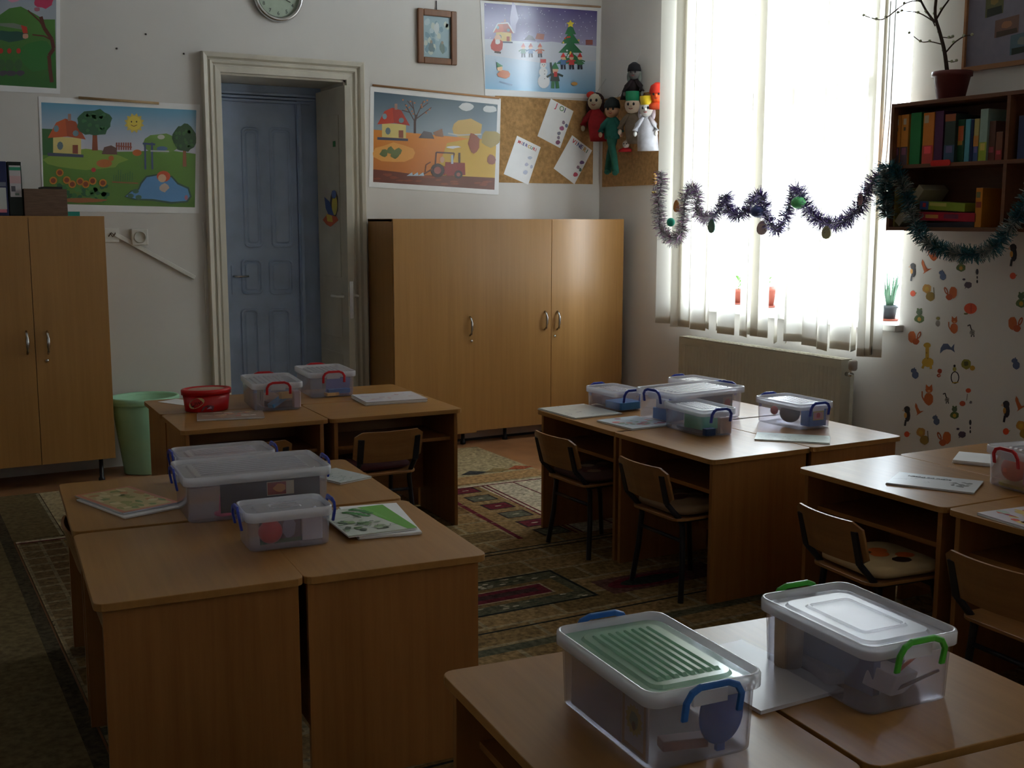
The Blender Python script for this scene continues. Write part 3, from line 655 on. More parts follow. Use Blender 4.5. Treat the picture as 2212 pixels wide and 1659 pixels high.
P = Print((-.03, -.0308, .028), (1, 0, 0), (0, 0, 1), nrm=(0, -1, 0)); P.rect(0, 0, .06, .042, rgb(220, 200, 130)); P.rect(.004, .004, .056, .034, rgb(220, 170, 190)); P.blob(.03, .02, .012, .012, rgb(200, 80, 110), 8); P.build('print', t)
inbox('dark_ball', 'ball', 'dark brown round ball inside the box nearest the wall stickers', MB().ball((0, 0, .042), .042, .05, .042, n=18), fm(48, 34, 38), 3.54, 3.80, 0, .012)
inbox('toy_ball', 'toy', 'small red toy at the left corner of the box nearest the wall stickers', MB().ball((0, 0, .05), .015, .02, .02), fm(200, 40, 60), 3.502, 3.86, 0, .012)
inbox('orange_ball', 'ball', 'orange and pink ball inside the box cut by the right edge', MB().ball((0, 0, .045), .045, n=18), fm(245, 120, 80), 3.375, 2.515, 0, .022)
slab('pink_bag', 'bag', 'pink bag beside the orange ball in the box at the right edge', 3.40, 2.43, -.2, .09, .08, .08, (225, 170, 185), dz=.02)
slab('yellow_pack', 'box', 'yellow pack lying under the orange ball', 3.40, 2.48, -.1, .14, .14, .012, (190, 170, 70))

# red tub
tub = thing('red_tub', 'round red sweets tub with cream lettering on the door-side desk block', 'tub', (1.362, 5.45, HD+.0005))
M_RED = pm('red_tub_plastic', rgb(190, 8, 16), .35, .5, noise=.05, nscale=15)
TA = Matrix.Rotation(.05, 3, 'Z')
MB().lathe([(.098, 0), (.102, .004), (.112, .088)], (0, 0, 0), 32, sx=1, sy=.75).build('bucket', M_RED, tub)
lid_ = MB().lathe([(.118, .08), (.119, .102), (.115, .106), (.100, .106), (.098, .103), (.001, .103)], (0, 0, 0), 32, sx=1, sy=.75).build('lid', M_RED, tub)
P = Print((0, 0, .1032), (1, 0, 0), (0, 1, 0)); P.ell(0, 0, .085, .06, rgb(170, 130, 110), 20); P.ell(.02, .01, .05, .03, rgb(190, 165, 140), 14); P.build('print', lid_)
lb = MB(); P = Print()
def tubpt(a, z): k = .102+.01*z/.088; return Vector((math.sin(a)*k*1.006, -math.cos(a)*k*.75*1.006, z))
P = Print(conv=lambda a, z: tubpt(a, z), nrm=(0, -1, 0), step=.0001)
ar = math.atan2(1.338, 5.47)
cc = -.25
P.poly([(cc-.42+.42*math.cos(t_)*(.95)-.0, .045+.024*math.sin(t_)+.012*math.cos(t_)) for t_ in [2*math.pi*i/16 for i in range(16)]], rgb(195, 175, 130))
P.line([(cc-.62, .045), (cc-.7, .036), (cc-.62, .028), (cc-.5, .034)], .006, rgb(60, 20, 20)); P.line([(cc-.5, .05), (cc-.46, .036), (cc-.4, .05), (cc-.36, .038), (cc-.3, .052), (cc-.25, .042), (cc-.18, .055)], .005, rgb(60, 20, 20))
P.poly([(cc-.2, .006), (cc+.35, .006), (cc+.4, .03), (cc+.1, .036), (cc-.1, .028)], rgb(110, 60, 70)); P.poly([(cc+.05, .016), (cc+.3, .018), (cc+.25, .03)], rgb(170, 150, 180))
P.build('print', tub)

# ================================================================== BOOKLETS AND PAPERS ON THE DESKS
def booklet(label, corners, th=.006, col=(205, 205, 210), draw=None, name='workbook', cat='book', z=None, size=None, sheets=1, glossy=False, curl=0):
    """corners: desk-top outline, far-left / far-right / near-right / near-left (pixels of points on the desk)"""
    z = z if z is not None else HD+.0006
    C = [PZ(x, y, z+th) for x, y in corners]
    c = sum(C, Vector())/4; u = ((C[1]-C[0])+(C[2]-C[3])).normalized(); ww = ((C[1]-C[0]).length+(C[2]-C[3]).length)/2; hh = ((C[0]-C[3]).length+(C[1]-C[2]).length)/2
    if size: ww, hh = size
    a = math.atan2(u.y, u.x)
    t = thing(name, label, cat, (c.x, c.y, z), a)
    for i in range(sheets):
        zz0, zz1 = th*i/sheets, th*(i+.82)/sheets; j = 0 if i == sheets-1 else random.uniform(-.004, .004)
        MB().box(-ww/2+j, ww/2+j, -hh/2-j, hh/2-j, zz0, zz1).build('pages', M_PAPER if i < sheets-1 or not draw else fm(*col), t)
    if draw:
        P = Print((-ww/2, -hh/2, th-.18*th/sheets+.0002), (1, 0, 0), (0, 1, 0)); P.rect(0, 0, ww, hh, rgb(*col)); draw(P, ww, hh); P.build('cover_print', t, M_PRINT)
    return t, ww, hh
def scat(seed, cols, n=26, s=.02, area=(.1, .1, .9, .9)):
    def f(P, w, h):
        R_ = random.Random(seed); k = P.k
        for i in range(n):
            P.k = k+i % 6
            P.blob(w*R_.uniform(area[0], area[2]), h*R_.uniform(area[1], area[3]), s*R_.uniform(.4, 1.3), s*R_.uniform(.3, .9), rgb(*R_.choice(cols)), 8, .3, i)
    return f
def scrib(seed, col, n=14, area=(.1, .1, .9, .9), s=.03):
    def f(P, w, h):
        R_ = random.Random(seed); k = P.k
        for i in range(n):
            P.k = k+i % 4; x, y = w*R_.uniform(area[0], area[2]), h*R_.uniform(area[1], area[3]); pts = [(x, y)]
            for j in range(4): x += R_.uniform(-s, s); y += R_.uniform(-s, s)*.6; x = min(max(x, .005), w-.005); y = min(max(y, .005), h-.005); pts.append((x, y))
            P.line(pts, .0016, rgb(*col))
    return f
def d_w1(P, w, h):
    P.rect(.0, .0, w, h, rgb(196, 120, 105)); P.rect(.014, .014, w-.014, h-.014, rgb(190, 172, 120)); scat(3, [(150, 150, 80), (205, 180, 130), (120, 140, 80), (190, 130, 80), (215, 200, 160)], 40, .022)(P, w, h)
for k_, (dx_, dy_) in enumerate(((4, 3),)):
    booklet('workbook lying under the orange-framed one on the left block', [(275+dx_, 1049+dy_), (388+dx_, 1092+dy_), (270+dx_, 1112+dy_), (170+dx_, 1080+dy_)], th=.006, sheets=2, col=(200, 200, 205))
booklet('workbook with orange-framed picture cover on top of a pile, left block', [(272, 1046), (386, 1088), (266, 1104), (168, 1074)], th=.006, draw=d_w1, z=HD+.0075, sheets=2)
def d_green(P, w, h):
    # cover: green triangle on the right, leafy drawing on the left
    P.poly([(w, 0), (w, h), (w*.62, h), (w*.70, h*.55), (w*.86, 0)], rgb(95, 175, 60))
    P.poly([(w*.60, h), (w*.72, h), (w*.80, h*.45), (w*.70, h*.6)], rgb(110, 185, 80))
    for i_, (u, v) in enumerate(((.36, .84), (.42, .80), (.48, .76), (.53, .70), (.57, .64), (.50, .92), (.55, .88), (.60, .83), (.63, .77), (.66, .71))): P.blob(w*u, h*v, .013, .012, rgb(62, 140, 70), 9, .3, i_)
    P.line([(w*.30, h*.86), (w*.38, h*.78), (w*.43, h*.66), (w*.46, h*.58)], .006, rgb(75, 130, 60))
    scat(5, [(90, 130, 80), (70, 90, 75), (130, 160, 110), (160, 180, 150)], 34, .014, (.06, .08, .62, .5))(P, w, h); scrib(8, (70, 90, 75), 12, (.05, .1, .6, .9), .03)(P, w, h)
bk, ww, hh = booklet('workbook with green and white cover on the near right desk of the left block', [(706, 1108), (822, 1086), (902, 1144), (736, 1154)], th=.006, draw=d_green, z=HD+.011, sheets=2, col=(200, 205, 195))

booklet('white workbook pile underneath the green and white one', [(770, 1094), (866, 1084), (900, 1150), (735, 1160)], th=.0095, sheets=3)
booklet('open white workbook behind the largest box, right side', [(694, 1019), (742, 1008), (786, 1031), (700, 1047)], th=.008, sheets=2, draw=scrib(4, (120, 150, 140), 12), col=(196, 200, 200))
booklet('white sheet lying left of the red tub', [(350, 866), (396, 860), (420, 870), (388, 877)], th=.001, name='paper_sheet', cat='paper')
booklet('picture workbook in front of the red tub', [(419, 891), (560, 887), (578, 898), (436, 906)], th=.010, sheets=3, draw=lambda P, w, h: (P.rect(0, 0, w, h, rgb(150, 125, 110)), scat(6, [(190, 60, 50), (200, 170, 120), (120, 110, 80), (210, 200, 190)], 26, .02)(P, w, h)))
booklet('pile of white papers with a pink drawing at the right end of the tub desks', [(771, 852), (893, 844), (918, 861), (780, 869)], th=.018, sheets=4, draw=scat(9, [(200, 170, 185), (190, 180, 200), (185, 150, 160)], 12, .02), col=(206, 204, 212), name='paper_pile', cat='paper')
booklet('folded newspaper pile at the far corner of the radiator block', [(1176, 880), (1276, 871), (1328, 893), (1230, 904)], th=.007, sheets=2, draw=scrib(12, (110, 110, 140), 12), col=(200, 203, 200), name='newspaper', cat='newspaper')
booklet('papers sticking out under the folded newspaper', [(1168, 882), (1266, 874), (1322, 897), (1214, 903)], th=.004, z=HD+.0001, name='newspaper', cat='newspaper') if False else None
booklet('workbook with blue and red picture cover on the radiator block', [(1290, 906), (1378, 898), (1447, 915), (1366, 927)], th=.008, sheets=2, draw=scat(14, [(170, 90, 100), (120, 150, 190), (200, 130, 130), (110, 150, 120), (180, 200, 215)], 26, .02), col=(195, 205, 215))
booklet('pale green squared workbook at the near edge of the radiator block', [(1640, 935), (1797, 940), (1786, 958), (1626, 946)], th=.006, sheets=2, draw=scrib(16, (110, 130, 120), 20), col=(186, 198, 186))
def d_draw(P, w, h):
    scat(18, [(60, 65, 60), (100, 105, 100)], 12, .014, (.66, .25, .92, .7))(P, w, h); scrib(19, (110, 110, 115), 8, (.12, .4, .6, .8), .02)(P, w, h)
bk, ww, hh = booklet('white drawing book with grey upside-down lettering on the shining desk', [(1944, 1021), (2126, 1037), (2102, 1066), (1914, 1040)], th=.007, sheets=2, draw=d_draw, col=(205, 206, 210))
text('BLOC DE DESEN', .020, bk, (ww*.16, hh*.28, .0076), (-1, 0, 0), (0, -1, 0), fm(95, 95, 98), bold=.0004)
booklet('pile of white papers on the far right desk of the right-edge block', [(2088, 977), (2150, 981), (2150, 1002), (2042, 990)], th=.014, sheets=3, name='paper_pile', cat='paper')
booklet('workbook with red and yellow picture cut by the right edge', [(2230, 1082), (2330, 1110), (2260, 1150), (2139, 1113)], th=.008, sheets=2, draw=scat(21, [(215, 90, 70), (230, 200, 120), (170, 190, 180), (190, 70, 90)], 26, .022), col=(212, 204, 214))
booklet('white drawing pad with grey edge between the two foreground boxes', [(1520, 1415), (1640, 1392), (1730, 1484), (1600, 1524)], th=.009, sheets=1, name='drawing_pad', cat='pad', draw=lambda P, w, h: None, col=(206, 202, 206), size=(.21, .30))

# ================================================================== WALL POSTERS (door wall)
YP = YB-.003
def poster(label, c4, name='poster', cat='poster', x=YP):
    """c4: tl, tr, br, bl pixel corners of the sheet on the door wall"""
    t = thing(name, label, cat, tuple(PY(*c4[3], YB)))
    pts = [PY(*p, YP) for p in c4]; o = t.location
    n = MB(); f_ = [p-o for p in pts]; bk_ = [p-o+Vector((0, .002, 0)) for p in pts]
    n.add(f_+bk_, [(0, 1, 2, 3), (7, 6, 5, 4), (0, 4, 5, 1), (1, 5, 6, 2), (2, 6, 7, 3), (3, 7, 4, 0)]); n.build('sheet', M_PAPER, t)
    P = Print(conv=lambda a, b: PY(a, b, YP)-o, nrm=(0, -1, 0), step=.00004); return t, P
def quad_map(c4):
    tl, tr, br, bl = [Vector(p) for p in c4]
    return lambda u, v: tuple((tl*(1-u)+tr*u)*(1-v)+(bl*(1-u)+br*u)*v)
def house(P, x, y, s, roof, wall=(225, 205, 130), snow=False):
    """x, y: middle of the base in px, s: width px"""
    P.poly([(x-.36*s, y), (x-.36*s, y-.42*s), (x+.36*s, y-.38*s), (x+.36*s, y+.04*s)], rgb(*wall))
    P.poly([(x-.5*s, y-.38*s), (x-.28*s, y-.78*s), (x-.05*s, y-.88*s), (x+.05*s, y-.42*s)], rgb(*roof))
    P.poly([(x-.05*s, y-.88*s), (x+.22*s, y-.80*s), (x+.48*s, y-.34*s), (x+.0*s, y-.42*s)], rgb(roof[0]-25, max(0, roof[1]-12), roof[2]))
    P.rect(x+.02*s, y-1.0*s, x+.10*s, y-.82*s, rgb(170, 130, 120)); P.ell(x-.28*s, y-.62*s, .07*s, .09*s, rgb(120, 150, 165), 8); P.ell(x+.22*s, y-.5*s, .08*s, .08*s, rgb(120, 150, 165), 8)
    P.ell(x-.18*s, y-.18*s, .08*s, .11*s, rgb(110, 130, 140), 8); P.poly([(x+.14*s, y+.02*s), (x+.14*s, y-.2*s), (x+.28*s, y-.2*s), (x+.28*s, y+.03*s)], rgb(150, 80, 60) if not snow else rgb(170, 60, 40))
    P.poly([(x-.5*s, y), (x+.42*s, y+.05*s), (x+.42*s, y+.12*s), (x-.5*s, y+.08*s)], rgb(75, 80, 105))
    if snow: P.line([(x-.5*s, y-.4*s), (x-.28*s, y-.8*s), (x+.2*s, y-.84*s), (x+.48*s, y-.36*s)], .06*s, rgb(220, 225, 235))
def tree(P, x, y, w, h, crown, trunk=(130, 70, 50), sd=1):
    P.poly([(x-.07*w, y), (x-.05*w, y-.5*h), (x+.07*w, y-.5*h), (x+.1*w, y)], rgb(*trunk)); P.blob(x, y-.68*h, w*.5, h*.33, rgb(*crown), 20, .12, sd)
    R_ = random.Random(sd); k = P.k
    for i in range(16): P.k = k; P.blob(x+R_.uniform(-.35, .35)*w, y-.68*h+R_.uniform(-.22, .22)*h, w*.07, h*.05, rgb(crown[0]+15, crown[1]+22, crown[2]+8), 6, .3, i)
def person(P, x, y, s, hat, coat, leg=(50, 50, 70)):
    P.line([(x-.1*s, y), (x-.08*s, y-.4*s)], .16*s, rgb(*leg)); P.line([(x+.14*s, y), (x+.1*s, y-.4*s)], .16*s, rgb(*leg)); P.poly([(x-.22*s, y-.35*s), (x-.16*s, y-.75*s), (x+.16*s, y-.75*s), (x+.24*s, y-.35*s)], rgb(*coat))
    P.line([(x-.16*s, y-.7*s), (x-.4*s, y-.55*s)], .1*s, rgb(*coat)); P.line([(x+.16*s, y-.7*s), (x+.4*s, y-.6*s)], .1*s, rgb(*coat)); P.ell(x, y-.9*s, .17*s, .17*s, rgb(225, 180, 150), 10); P.poly([(x-.2*s, y-.95*s), (x+.02*s, y-1.3*s), (x+.2*s, y-.95*s)], rgb(*hat))
# -- summer poster
c4 = [(83, 208), (432, 226), (430, 461), (93, 456)]
t, P = poster('summer garden poster with sun, pond and sunflowers above the wall socket', c4)
Q = quad_map([(89, 221), (424, 238), (421, 448), (95, 440)])
P.step = .00004
def gradq(P, Q, v0, v1, ca, cb, n=5):
    k = P.k
    for i in range(n):
        P.k = k; a, b = v0+(v1-v0)*i/n, v0+(v1-v0)*(i+1)/n; f = lambda t_: tuple(ca[j]*(1-t_)+cb[j]*t_ for j in range(3)); q_ = [Q(0, a), Q(1, a), Q(1, b), Q(0, b)]
        s0 = len(P.v); P.poly(q_, f(0)); t0, t1 = i/n, (i+1)/n; P.c[-4:] = [(*f(t0), 1), (*f(t0), 1), (*f(t1), 1), (*f(t1), 1)]
gradq(P, Q, 0, .55, rgb(95, 160, 195), rgb(225, 215, 225))
P.poly([Q(0, .42), Q(.15, .45), Q(.35, .47), Q(.6, .45), Q(.8, .42), Q(1, .45), Q(1, 1), Q(0, 1)], lambda p: rgb(100, 145, 55) if p[1] < 380 else rgb(88, 130, 48))
P.blob(185, 345, 85, 22, rgb(140, 170, 70), 16, .1, 2); P.blob(350, 310, 40, 22, rgb(110, 150, 70), 14, .1, 3); P.ell(348, 296, 8, 5, rgb(200, 200, 190))
P.poly([Q(0, .26), Q(.1, .26), Q(.16, .4), Q(.2, .52), Q(0, .52)], rgb(60, 110, 60)); house(P, 145, 330, 84, (205, 95, 50))
tree(P, 204, 325, 74, 88, (45, 95, 62), (150, 80, 50), 4); tree(P, 398, 360, 50, 90, (50, 85, 50), (150, 95, 60), 5)
P.poly([(290+22*math.cos(math.pi*i/12)*(1 if i % 2 else .75), 266+22*math.sin(math.pi*i/12)*(1 if i % 2 else .75)) for i in range(24)], rgb(215, 190, 90)); P.ell(290, 266, 15, 15, rgb(232, 208, 80), 18)
P.ell(284, 263, 1.6, 2.2, rgb(90, 70, 30), 6); P.ell(295, 263, 1.6, 2.2, rgb(90, 70, 30), 6); P.line([(283, 270), (289, 273), (296, 270)], 1.4, rgb(120, 80, 30))
for i in range(7): P.line([(252+i*5, 308), (252+i*5, 324)], 3, rgb(150, 75, 65))
P.line([(250, 315), (285, 318)], 2.5, rgb(160, 85, 70)); P.poly([(220, 333), (225, 318), (240, 314), (252, 320), (253, 334)], rgb(110, 75, 70)); P.ell(296, 330, 10, 7, rgb(205, 110, 50)); P.ell(225, 353, 17, 9, rgb(190, 110, 50)); P.ell(240, 342, 6, 6, rgb(190, 110, 50)); P.ell(202, 367, 5, 5, rgb(200, 60, 60))
for x in (313, 328): P.line([(x, 308), (x+1, 366)], 4, rgb(70, 85, 125))
P.line([(308, 310), (335, 312)], 4, rgb(70, 85, 125)); P.ell(350, 321, 12, 5, rgb(90, 120, 160)); P.line([(325, 326), (365, 327)], 3, rgb(190, 195, 200))
R_ = random.Random(2)
for i in range(9): P.line([(245+i*5, 392), (246+i*5, 372+R_.uniform(-6, 6))], 1.6, rgb(70, 120, 60))
P.line([(242, 393), (298, 396)], 3, rgb(150, 105, 60))
k = P.k
for i in range(60): P.k = k+i % 5; P.blob(R_.uniform(108, 232), R_.uniform(398, 432), 6, 5, rgb(*R_.choice([(60, 120, 60), (80, 140, 60), (45, 100, 60)])), 7, .3, i)
P.k = k+6; P.blob(180, 433, 52, 5, rgb(160, 100, 50), 14, .2, 9)
for (x, y_) in ((115, 390), (129, 373), (144, 389), (156, 398), (173, 392), (185, 398), (200, 391), (222, 395)): P.ell(x, y_, 8.5, 8.5, rgb(205, 130, 40), 10); P.ell(x, y_, 5.5, 5.5, rgb(140, 65, 30), 9)
P.poly([(268, 425), (282, 412), (298, 408), (303, 395), (315, 380), (340, 376), (372, 380), (385, 395), (408, 405), (414, 425), (405, 437), (370, 440), (330, 434), (290, 432)], rgb(60, 90, 75)); P.poly([(272, 424), (284, 414), (300, 410), (306, 397), (317, 383), (340, 379), (370, 383), (383, 398), (405, 408), (410, 424), (402, 434), (370, 436), (330, 430), (292, 429)], rgb(95, 150, 205))
for x, y_ in ((282, 423), (293, 413), (299, 426)): P.ell(x, y_, 7, 5, rgb(70, 110, 90), 8)
P.ell(353, 381, 15, 12, rgb(205, 85, 45), 12); P.ell(350, 385, 9, 9, rgb(225, 185, 150), 10); P.blob(354, 406, 10, 9, rgb(200, 180, 170), 9, .2, 2); P.ell(402, 427, 4, 6, rgb(180, 120, 140), 6)
P.build('print', t, M_GLOSSPRINT)
MB().tube([tuple(PY(170, 211, YB-.008)-t.location), tuple(PY(343, 223, YB-.008)-t.location)], .008, 6).build('hanging_stick', fm(180, 150, 110), t)
# -- spring poster (top left, cut)
t, P = poster('spring garden poster cut by the top left corner', [(-140, -110), (130, -96), (130, 203), (-140, 190)])
gradq(P, quad_map([(-130, -100), (121, -88), (122, 191), (-130, 176)]), 0, 1, rgb(150, 170, 190), rgb(190, 185, 190), 3)
P.poly([(-130, 40), (0, 32), (20, 18), (45, 14), (75, 30), (95, 42), (119, 42), (122, 191), (-130, 176)], lambda p: rgb(80, 130, 60) if p[1] < 60 else rgb(45, 105, 45))
P.poly([(0, 50), (30, 50), (60, 58), (50, 64), (0, 56)], rgb(120, 130, 120)); P.blob(20, 78, 40, 12, rgb(35, 85, 75), 12, .2, 1); P.blob(80, 120, 35, 35, rgb(50, 120, 55), 14, .15, 2)
P.line([(88, 36), (95, 60), (112, 85), (116, 105), (106, 120), (108, 150), (112, 178)], 8, rgb(95, 45, 35)); P.line([(60, 22), (85, 45), (96, 62)], 3, rgb(95, 45, 35)); P.line([(70, 75), (96, 78), (110, 86)], 3, rgb(95, 45, 35))
P.blob(95, 5, 20, 13, rgb(200, 60, 100), 14, .2, 3); P.blob(30, -3, 14, 8, rgb(215, 150, 180), 10, .2, 4); P.blob(80, 20, 7, 5, rgb(170, 100, 120), 8)
for x in (2, 20, 40): P.ell(x, 110, 5, 6, rgb(190, 50, 40), 8); P.blob(x, 140, 9, 12, rgb(60, 100, 60), 8, .2, x); P.blob(x+4, 158, 10, 6, rgb(75, 70, 85), 8, .2, x)
P.poly([(45, 54), (58, 58), (60, 72), (50, 72)], rgb(190, 60, 45)); P.blob(55, 78, 7, 6, rgb(200, 150, 130), 8)
P.build('print', t, M_GLOSSPRINT)
# -- autumn poster
t, P = poster('autumn field poster with red tractor beside the door', [(800, 187), (1082, 213), (1077, 421), (797, 404)])
Q = quad_map([(808, 198), (1075, 226), (1068, 410), (806, 393)])
gradq(P, Q, 0, .46, rgb(70, 95, 115), rgb(150, 165, 180)); gradq(P, Q, .42, 1, rgb(225, 140, 50), rgb(190, 105, 40))
P.poly([Q(.55, .72), Q(.6, .5), Q(.8, .42), Q(1, .45), Q(1, .95), Q(.5, .93)], rgb(205, 165, 60))
P.blob(1010, 278, 32, 22, rgb(200, 165, 90), 14, .1, 3); P.blob(1060, 300, 22, 18, rgb(165, 145, 85), 12, .15, 4); P.line([(968, 288), (990, 292), (1040, 290)], 3, rgb(190, 190, 185))
P.blob(850, 330, 45, 20, rgb(235, 165, 80), 12, .15, 5)
P.poly([Q(0, .86), Q(.2, .87), Q(.4, .89), Q(.6, .87), Q(1, .86), Q(1, 1), Q(0, 1)], rgb(110, 50, 35)); k = P.k
for i in range(20): P.k = k+i % 3; P.blob(*Q(R_.uniform(.02, .98), R_.uniform(.9, .98)), 9, 2.2, rgb(135, 65, 42), 7, .3, i)
P.k += 1; house(P, 851, 296, 72, (200, 65, 45))
P.line([(896, 288), (896, 262), (900, 248)], 5, rgb(80, 60, 60))
for a_, b_ in (((897, 265), (875, 225)), ((898, 258), (890, 218)), ((899, 252), (915, 218)), ((900, 256), (932, 232)), ((886, 243), (868, 238)), ((908, 235), (925, 222)), ((893, 235), (880, 218))): P.line([a_, b_], 2, rgb(80, 60, 60))
for i in range(14): P.ell(R_.uniform(870, 935), R_.uniform(215, 250), 2, 2, rgb(190, 110, 70), 5)
for x, y_ in ((1007, 231), (1058, 236)): P.blob(x, y_, 15, 8, rgb(205, 210, 215), 12, .15, x)
P.poly([(904, 298), (915, 283), (932, 286), (938, 300)], rgb(105, 95, 100)); P.poly([(935, 286), (955, 278), (958, 296), (940, 294)], rgb(150, 105, 80))
for x, y_ in ((843, 325), (852, 335), (830, 330), (860, 328)): P.blob(x, y_, 9, 8, rgb(110, 120, 70), 9, .3, x)
P.blob(1023, 310, 13, 22, rgb(150, 75, 50), 12, .2, 7); P.blob(1062, 345, 10, 12, rgb(150, 90, 70), 9, .2, 8)
# tractor
MR = rgb(140, 35, 35)
P.poly([(960, 372), (962, 350), (1004, 352), (1005, 378), (965, 380)], MR); P.poly([(934, 372), (944, 355), (962, 360), (962, 378), (934, 378)], MR)
P.line([(940, 356), (942, 329), (981, 331), (976, 354)], 3, rgb(90, 50, 45)); P.rect(974, 335, 979, 354, rgb(190, 200, 210)); P.line([(992, 352), (992, 330)], 4, rgb(70, 40, 35)); P.ell(955, 345, 5, 7, rgb(205, 160, 130))
P.ell(945, 368, 15, 15, rgb(65, 45, 50), 16); P.ell(945, 368, 8, 8, rgb(150, 80, 75), 12); P.ell(990, 377, 9, 9, rgb(65, 45, 50), 14); P.ell(990, 377, 4.5, 4.5, rgb(150, 80, 75), 10); P.line([(934, 365), (922, 372), (912, 378)], 3, rgb(110, 60, 40)); P.line([(930, 350), (920, 356), (918, 372)], 2.5, rgb(120, 70, 40))
for x in (884, 896, 908): P.poly([(x-6, 380), (x+6, 372), (x+8, 380)], rgb(190, 205, 220))
P.blob(978, 318, 14, 3, rgb(225, 225, 225), 8, .3, 2); P.build('print', t, M_GLOSSPRINT)
MB().tube([tuple(PY(805, 184, YB-.008)-t.location), tuple(PY(1078, 212, YB-.008)-t.location)], .007, 6).build('hanging_stick', fm(185, 140, 100), t)
# -- winter poster
t, P = poster('winter snow poster with Christmas tree and snowman', [(1037, 1), (1299, 17), (1293, 213), (1048, 206)])
Q = quad_map([(1046, 6), (1290, 24), (1286, 204), (1048, 192)])
gradq(P, Q, 0, .45, rgb(85, 75, 135), rgb(170, 165, 200)); gradq(P, Q, .42, 1, rgb(215, 220, 232), rgb(120, 175, 215))
P.poly([Q(0, .42), Q(.3, .45), Q(.6, .40), Q(1, .44), Q(1, .6), Q(.5, .66), Q(0, .6)], rgb(205, 210, 225)); k = P.k
for i in range(90): P.k = k+1; P.ell(*Q(R_.uniform(.01, .99), R_.uniform(.01, .42)), 1.0, 1.0, rgb(215, 215, 235), 5)
P.k += 1; P.blob(1110, 40, 8, 30, rgb(190, 190, 220), 10, .3, 2); house(P, 1088, 88, 46, (190, 90, 60), (220, 195, 130), True)
P.blob(1074, 98, 13, 16, rgb(185, 60, 45), 12, .15, 3); P.ell(1075, 82, 7, 7, rgb(225, 185, 160)); P.blob(1075, 90, 6, 6, rgb(230, 230, 230), 8); P.line([(1068, 112), (1082, 114)], 4, rgb(70, 35, 30))
for x, c_ in ((1130, (90, 130, 110)), (1146, (90, 120, 170)), (1166, (190, 110, 90))): person(P, x, 124, 24, (200, 90, 80), c_)
P.poly([(1132, 86), (1142, 75), (1150, 78), (1157, 88)], rgb(100, 95, 110)); P.poly([(1156, 84), (1160, 72), (1176, 74), (1174, 86)], rgb(165, 95, 80)); P.rect(1265, 86, 1280, 97, rgb(150, 90, 85))
for i, (a_, b_) in enumerate(((62, 12), (82, 20), (102, 26), (126, 31))): P.poly([(1232, a_-16), (1232+b_, a_+12), (1232-b_, a_+12)], rgb(40, 110+6*(i % 2), 70))
for i in range(14): P.ell(1232+R_.uniform(-18, 18), R_.uniform(75, 130), 2.2, 2.2, rgb(*R_.choice([(210, 60, 50), (230, 200, 90), (220, 225, 235)])), 6)
P.poly([(1232+9*math.cos(math.pi*i/5-1.57)*(1 if i % 2 == 0 else .5), 52+9*math.sin(math.pi*i/5-1.57)*(1 if i % 2 == 0 else .5)) for i in range(10)], rgb(240, 215, 70))
for x, c_ in ((1216, (80, 120, 170)), (1234, (200, 60, 60)), (1252, (70, 130, 90))): person(P, x, 150, 28, (210, 50, 50), c_)
P.ell(1174, 176, 13, 15, rgb(225, 228, 235), 14); P.ell(1173, 156, 9.5, 10, rgb(228, 230, 236), 12); P.ell(1173, 141, 7, 7, rgb(230, 232, 238), 12); P.rect(1167, 128, 1179, 136, rgb(200, 45, 50)); P.ell(1171, 140, 1, 1.2, rgb(30, 30, 30), 5); P.ell(1176, 140, 1, 1.2, rgb(30, 30, 30), 5); P.ell(1174, 143, 1.5, 1, rgb(230, 130, 40), 5)
for y_ in (153, 160, 170): P.ell(1176, y_, 1.1, 1.1, rgb(40, 40, 50), 5)
person(P, 1198, 191, 44, (45, 120, 70), (45, 60, 55), (40, 110, 60)); P.rect(1196, 155, 1203, 166, rgb(200, 45, 45)); P.line([(1192, 158), (1189, 135)], 4, rgb(45, 60, 55))
P.blob(1088, 160, 13, 9, rgb(200, 110, 60), 10, .2, 5); P.ell(1079, 148, 6, 6, rgb(230, 185, 140)); P.poly([(1073, 146), (1072, 134), (1086, 143)], rgb(50, 130, 80)); P.line([(1078, 176), (1106, 184)], 3, rgb(120, 150, 190)); P.ell(1240, 181, 7, 4, rgb(200, 150, 80))
P.build('print', t, M_GLOSSPRINT)
MB().tube([tuple(PY(1040, -2, YB-.008)-t.location), tuple(PY(1297, 15, YB-.008)-t.location)], .007, 6).build('hanging_stick', fm(185, 150, 120), t)

# cork boards with day cards
def wallboard(label, c4, mat, plane='y', th=.010, name='cork_board', cat='board'):
    f = (lambda x, y: PY(x, y, YB-.001)) if plane == 'y' else (lambda x, y: PX(x, y, XW-.001))
    pts = [f(*p) for p in c4]; d = Vector((0, -th, 0)) if plane == 'y' else Vector((-th, 0, 0)); o = pts[3]
    b = MB(); b.add([p-o for p in pts]+[p-o+d for p in pts], [(0, 1, 2, 3), (7, 6, 5, 4), (0, 4, 5, 1), (1, 5, 6, 2), (2, 6, 7, 3), (3, 7, 4, 0)])
    return b.build(name, mat, label=label, cat=cat, loc=tuple(o))
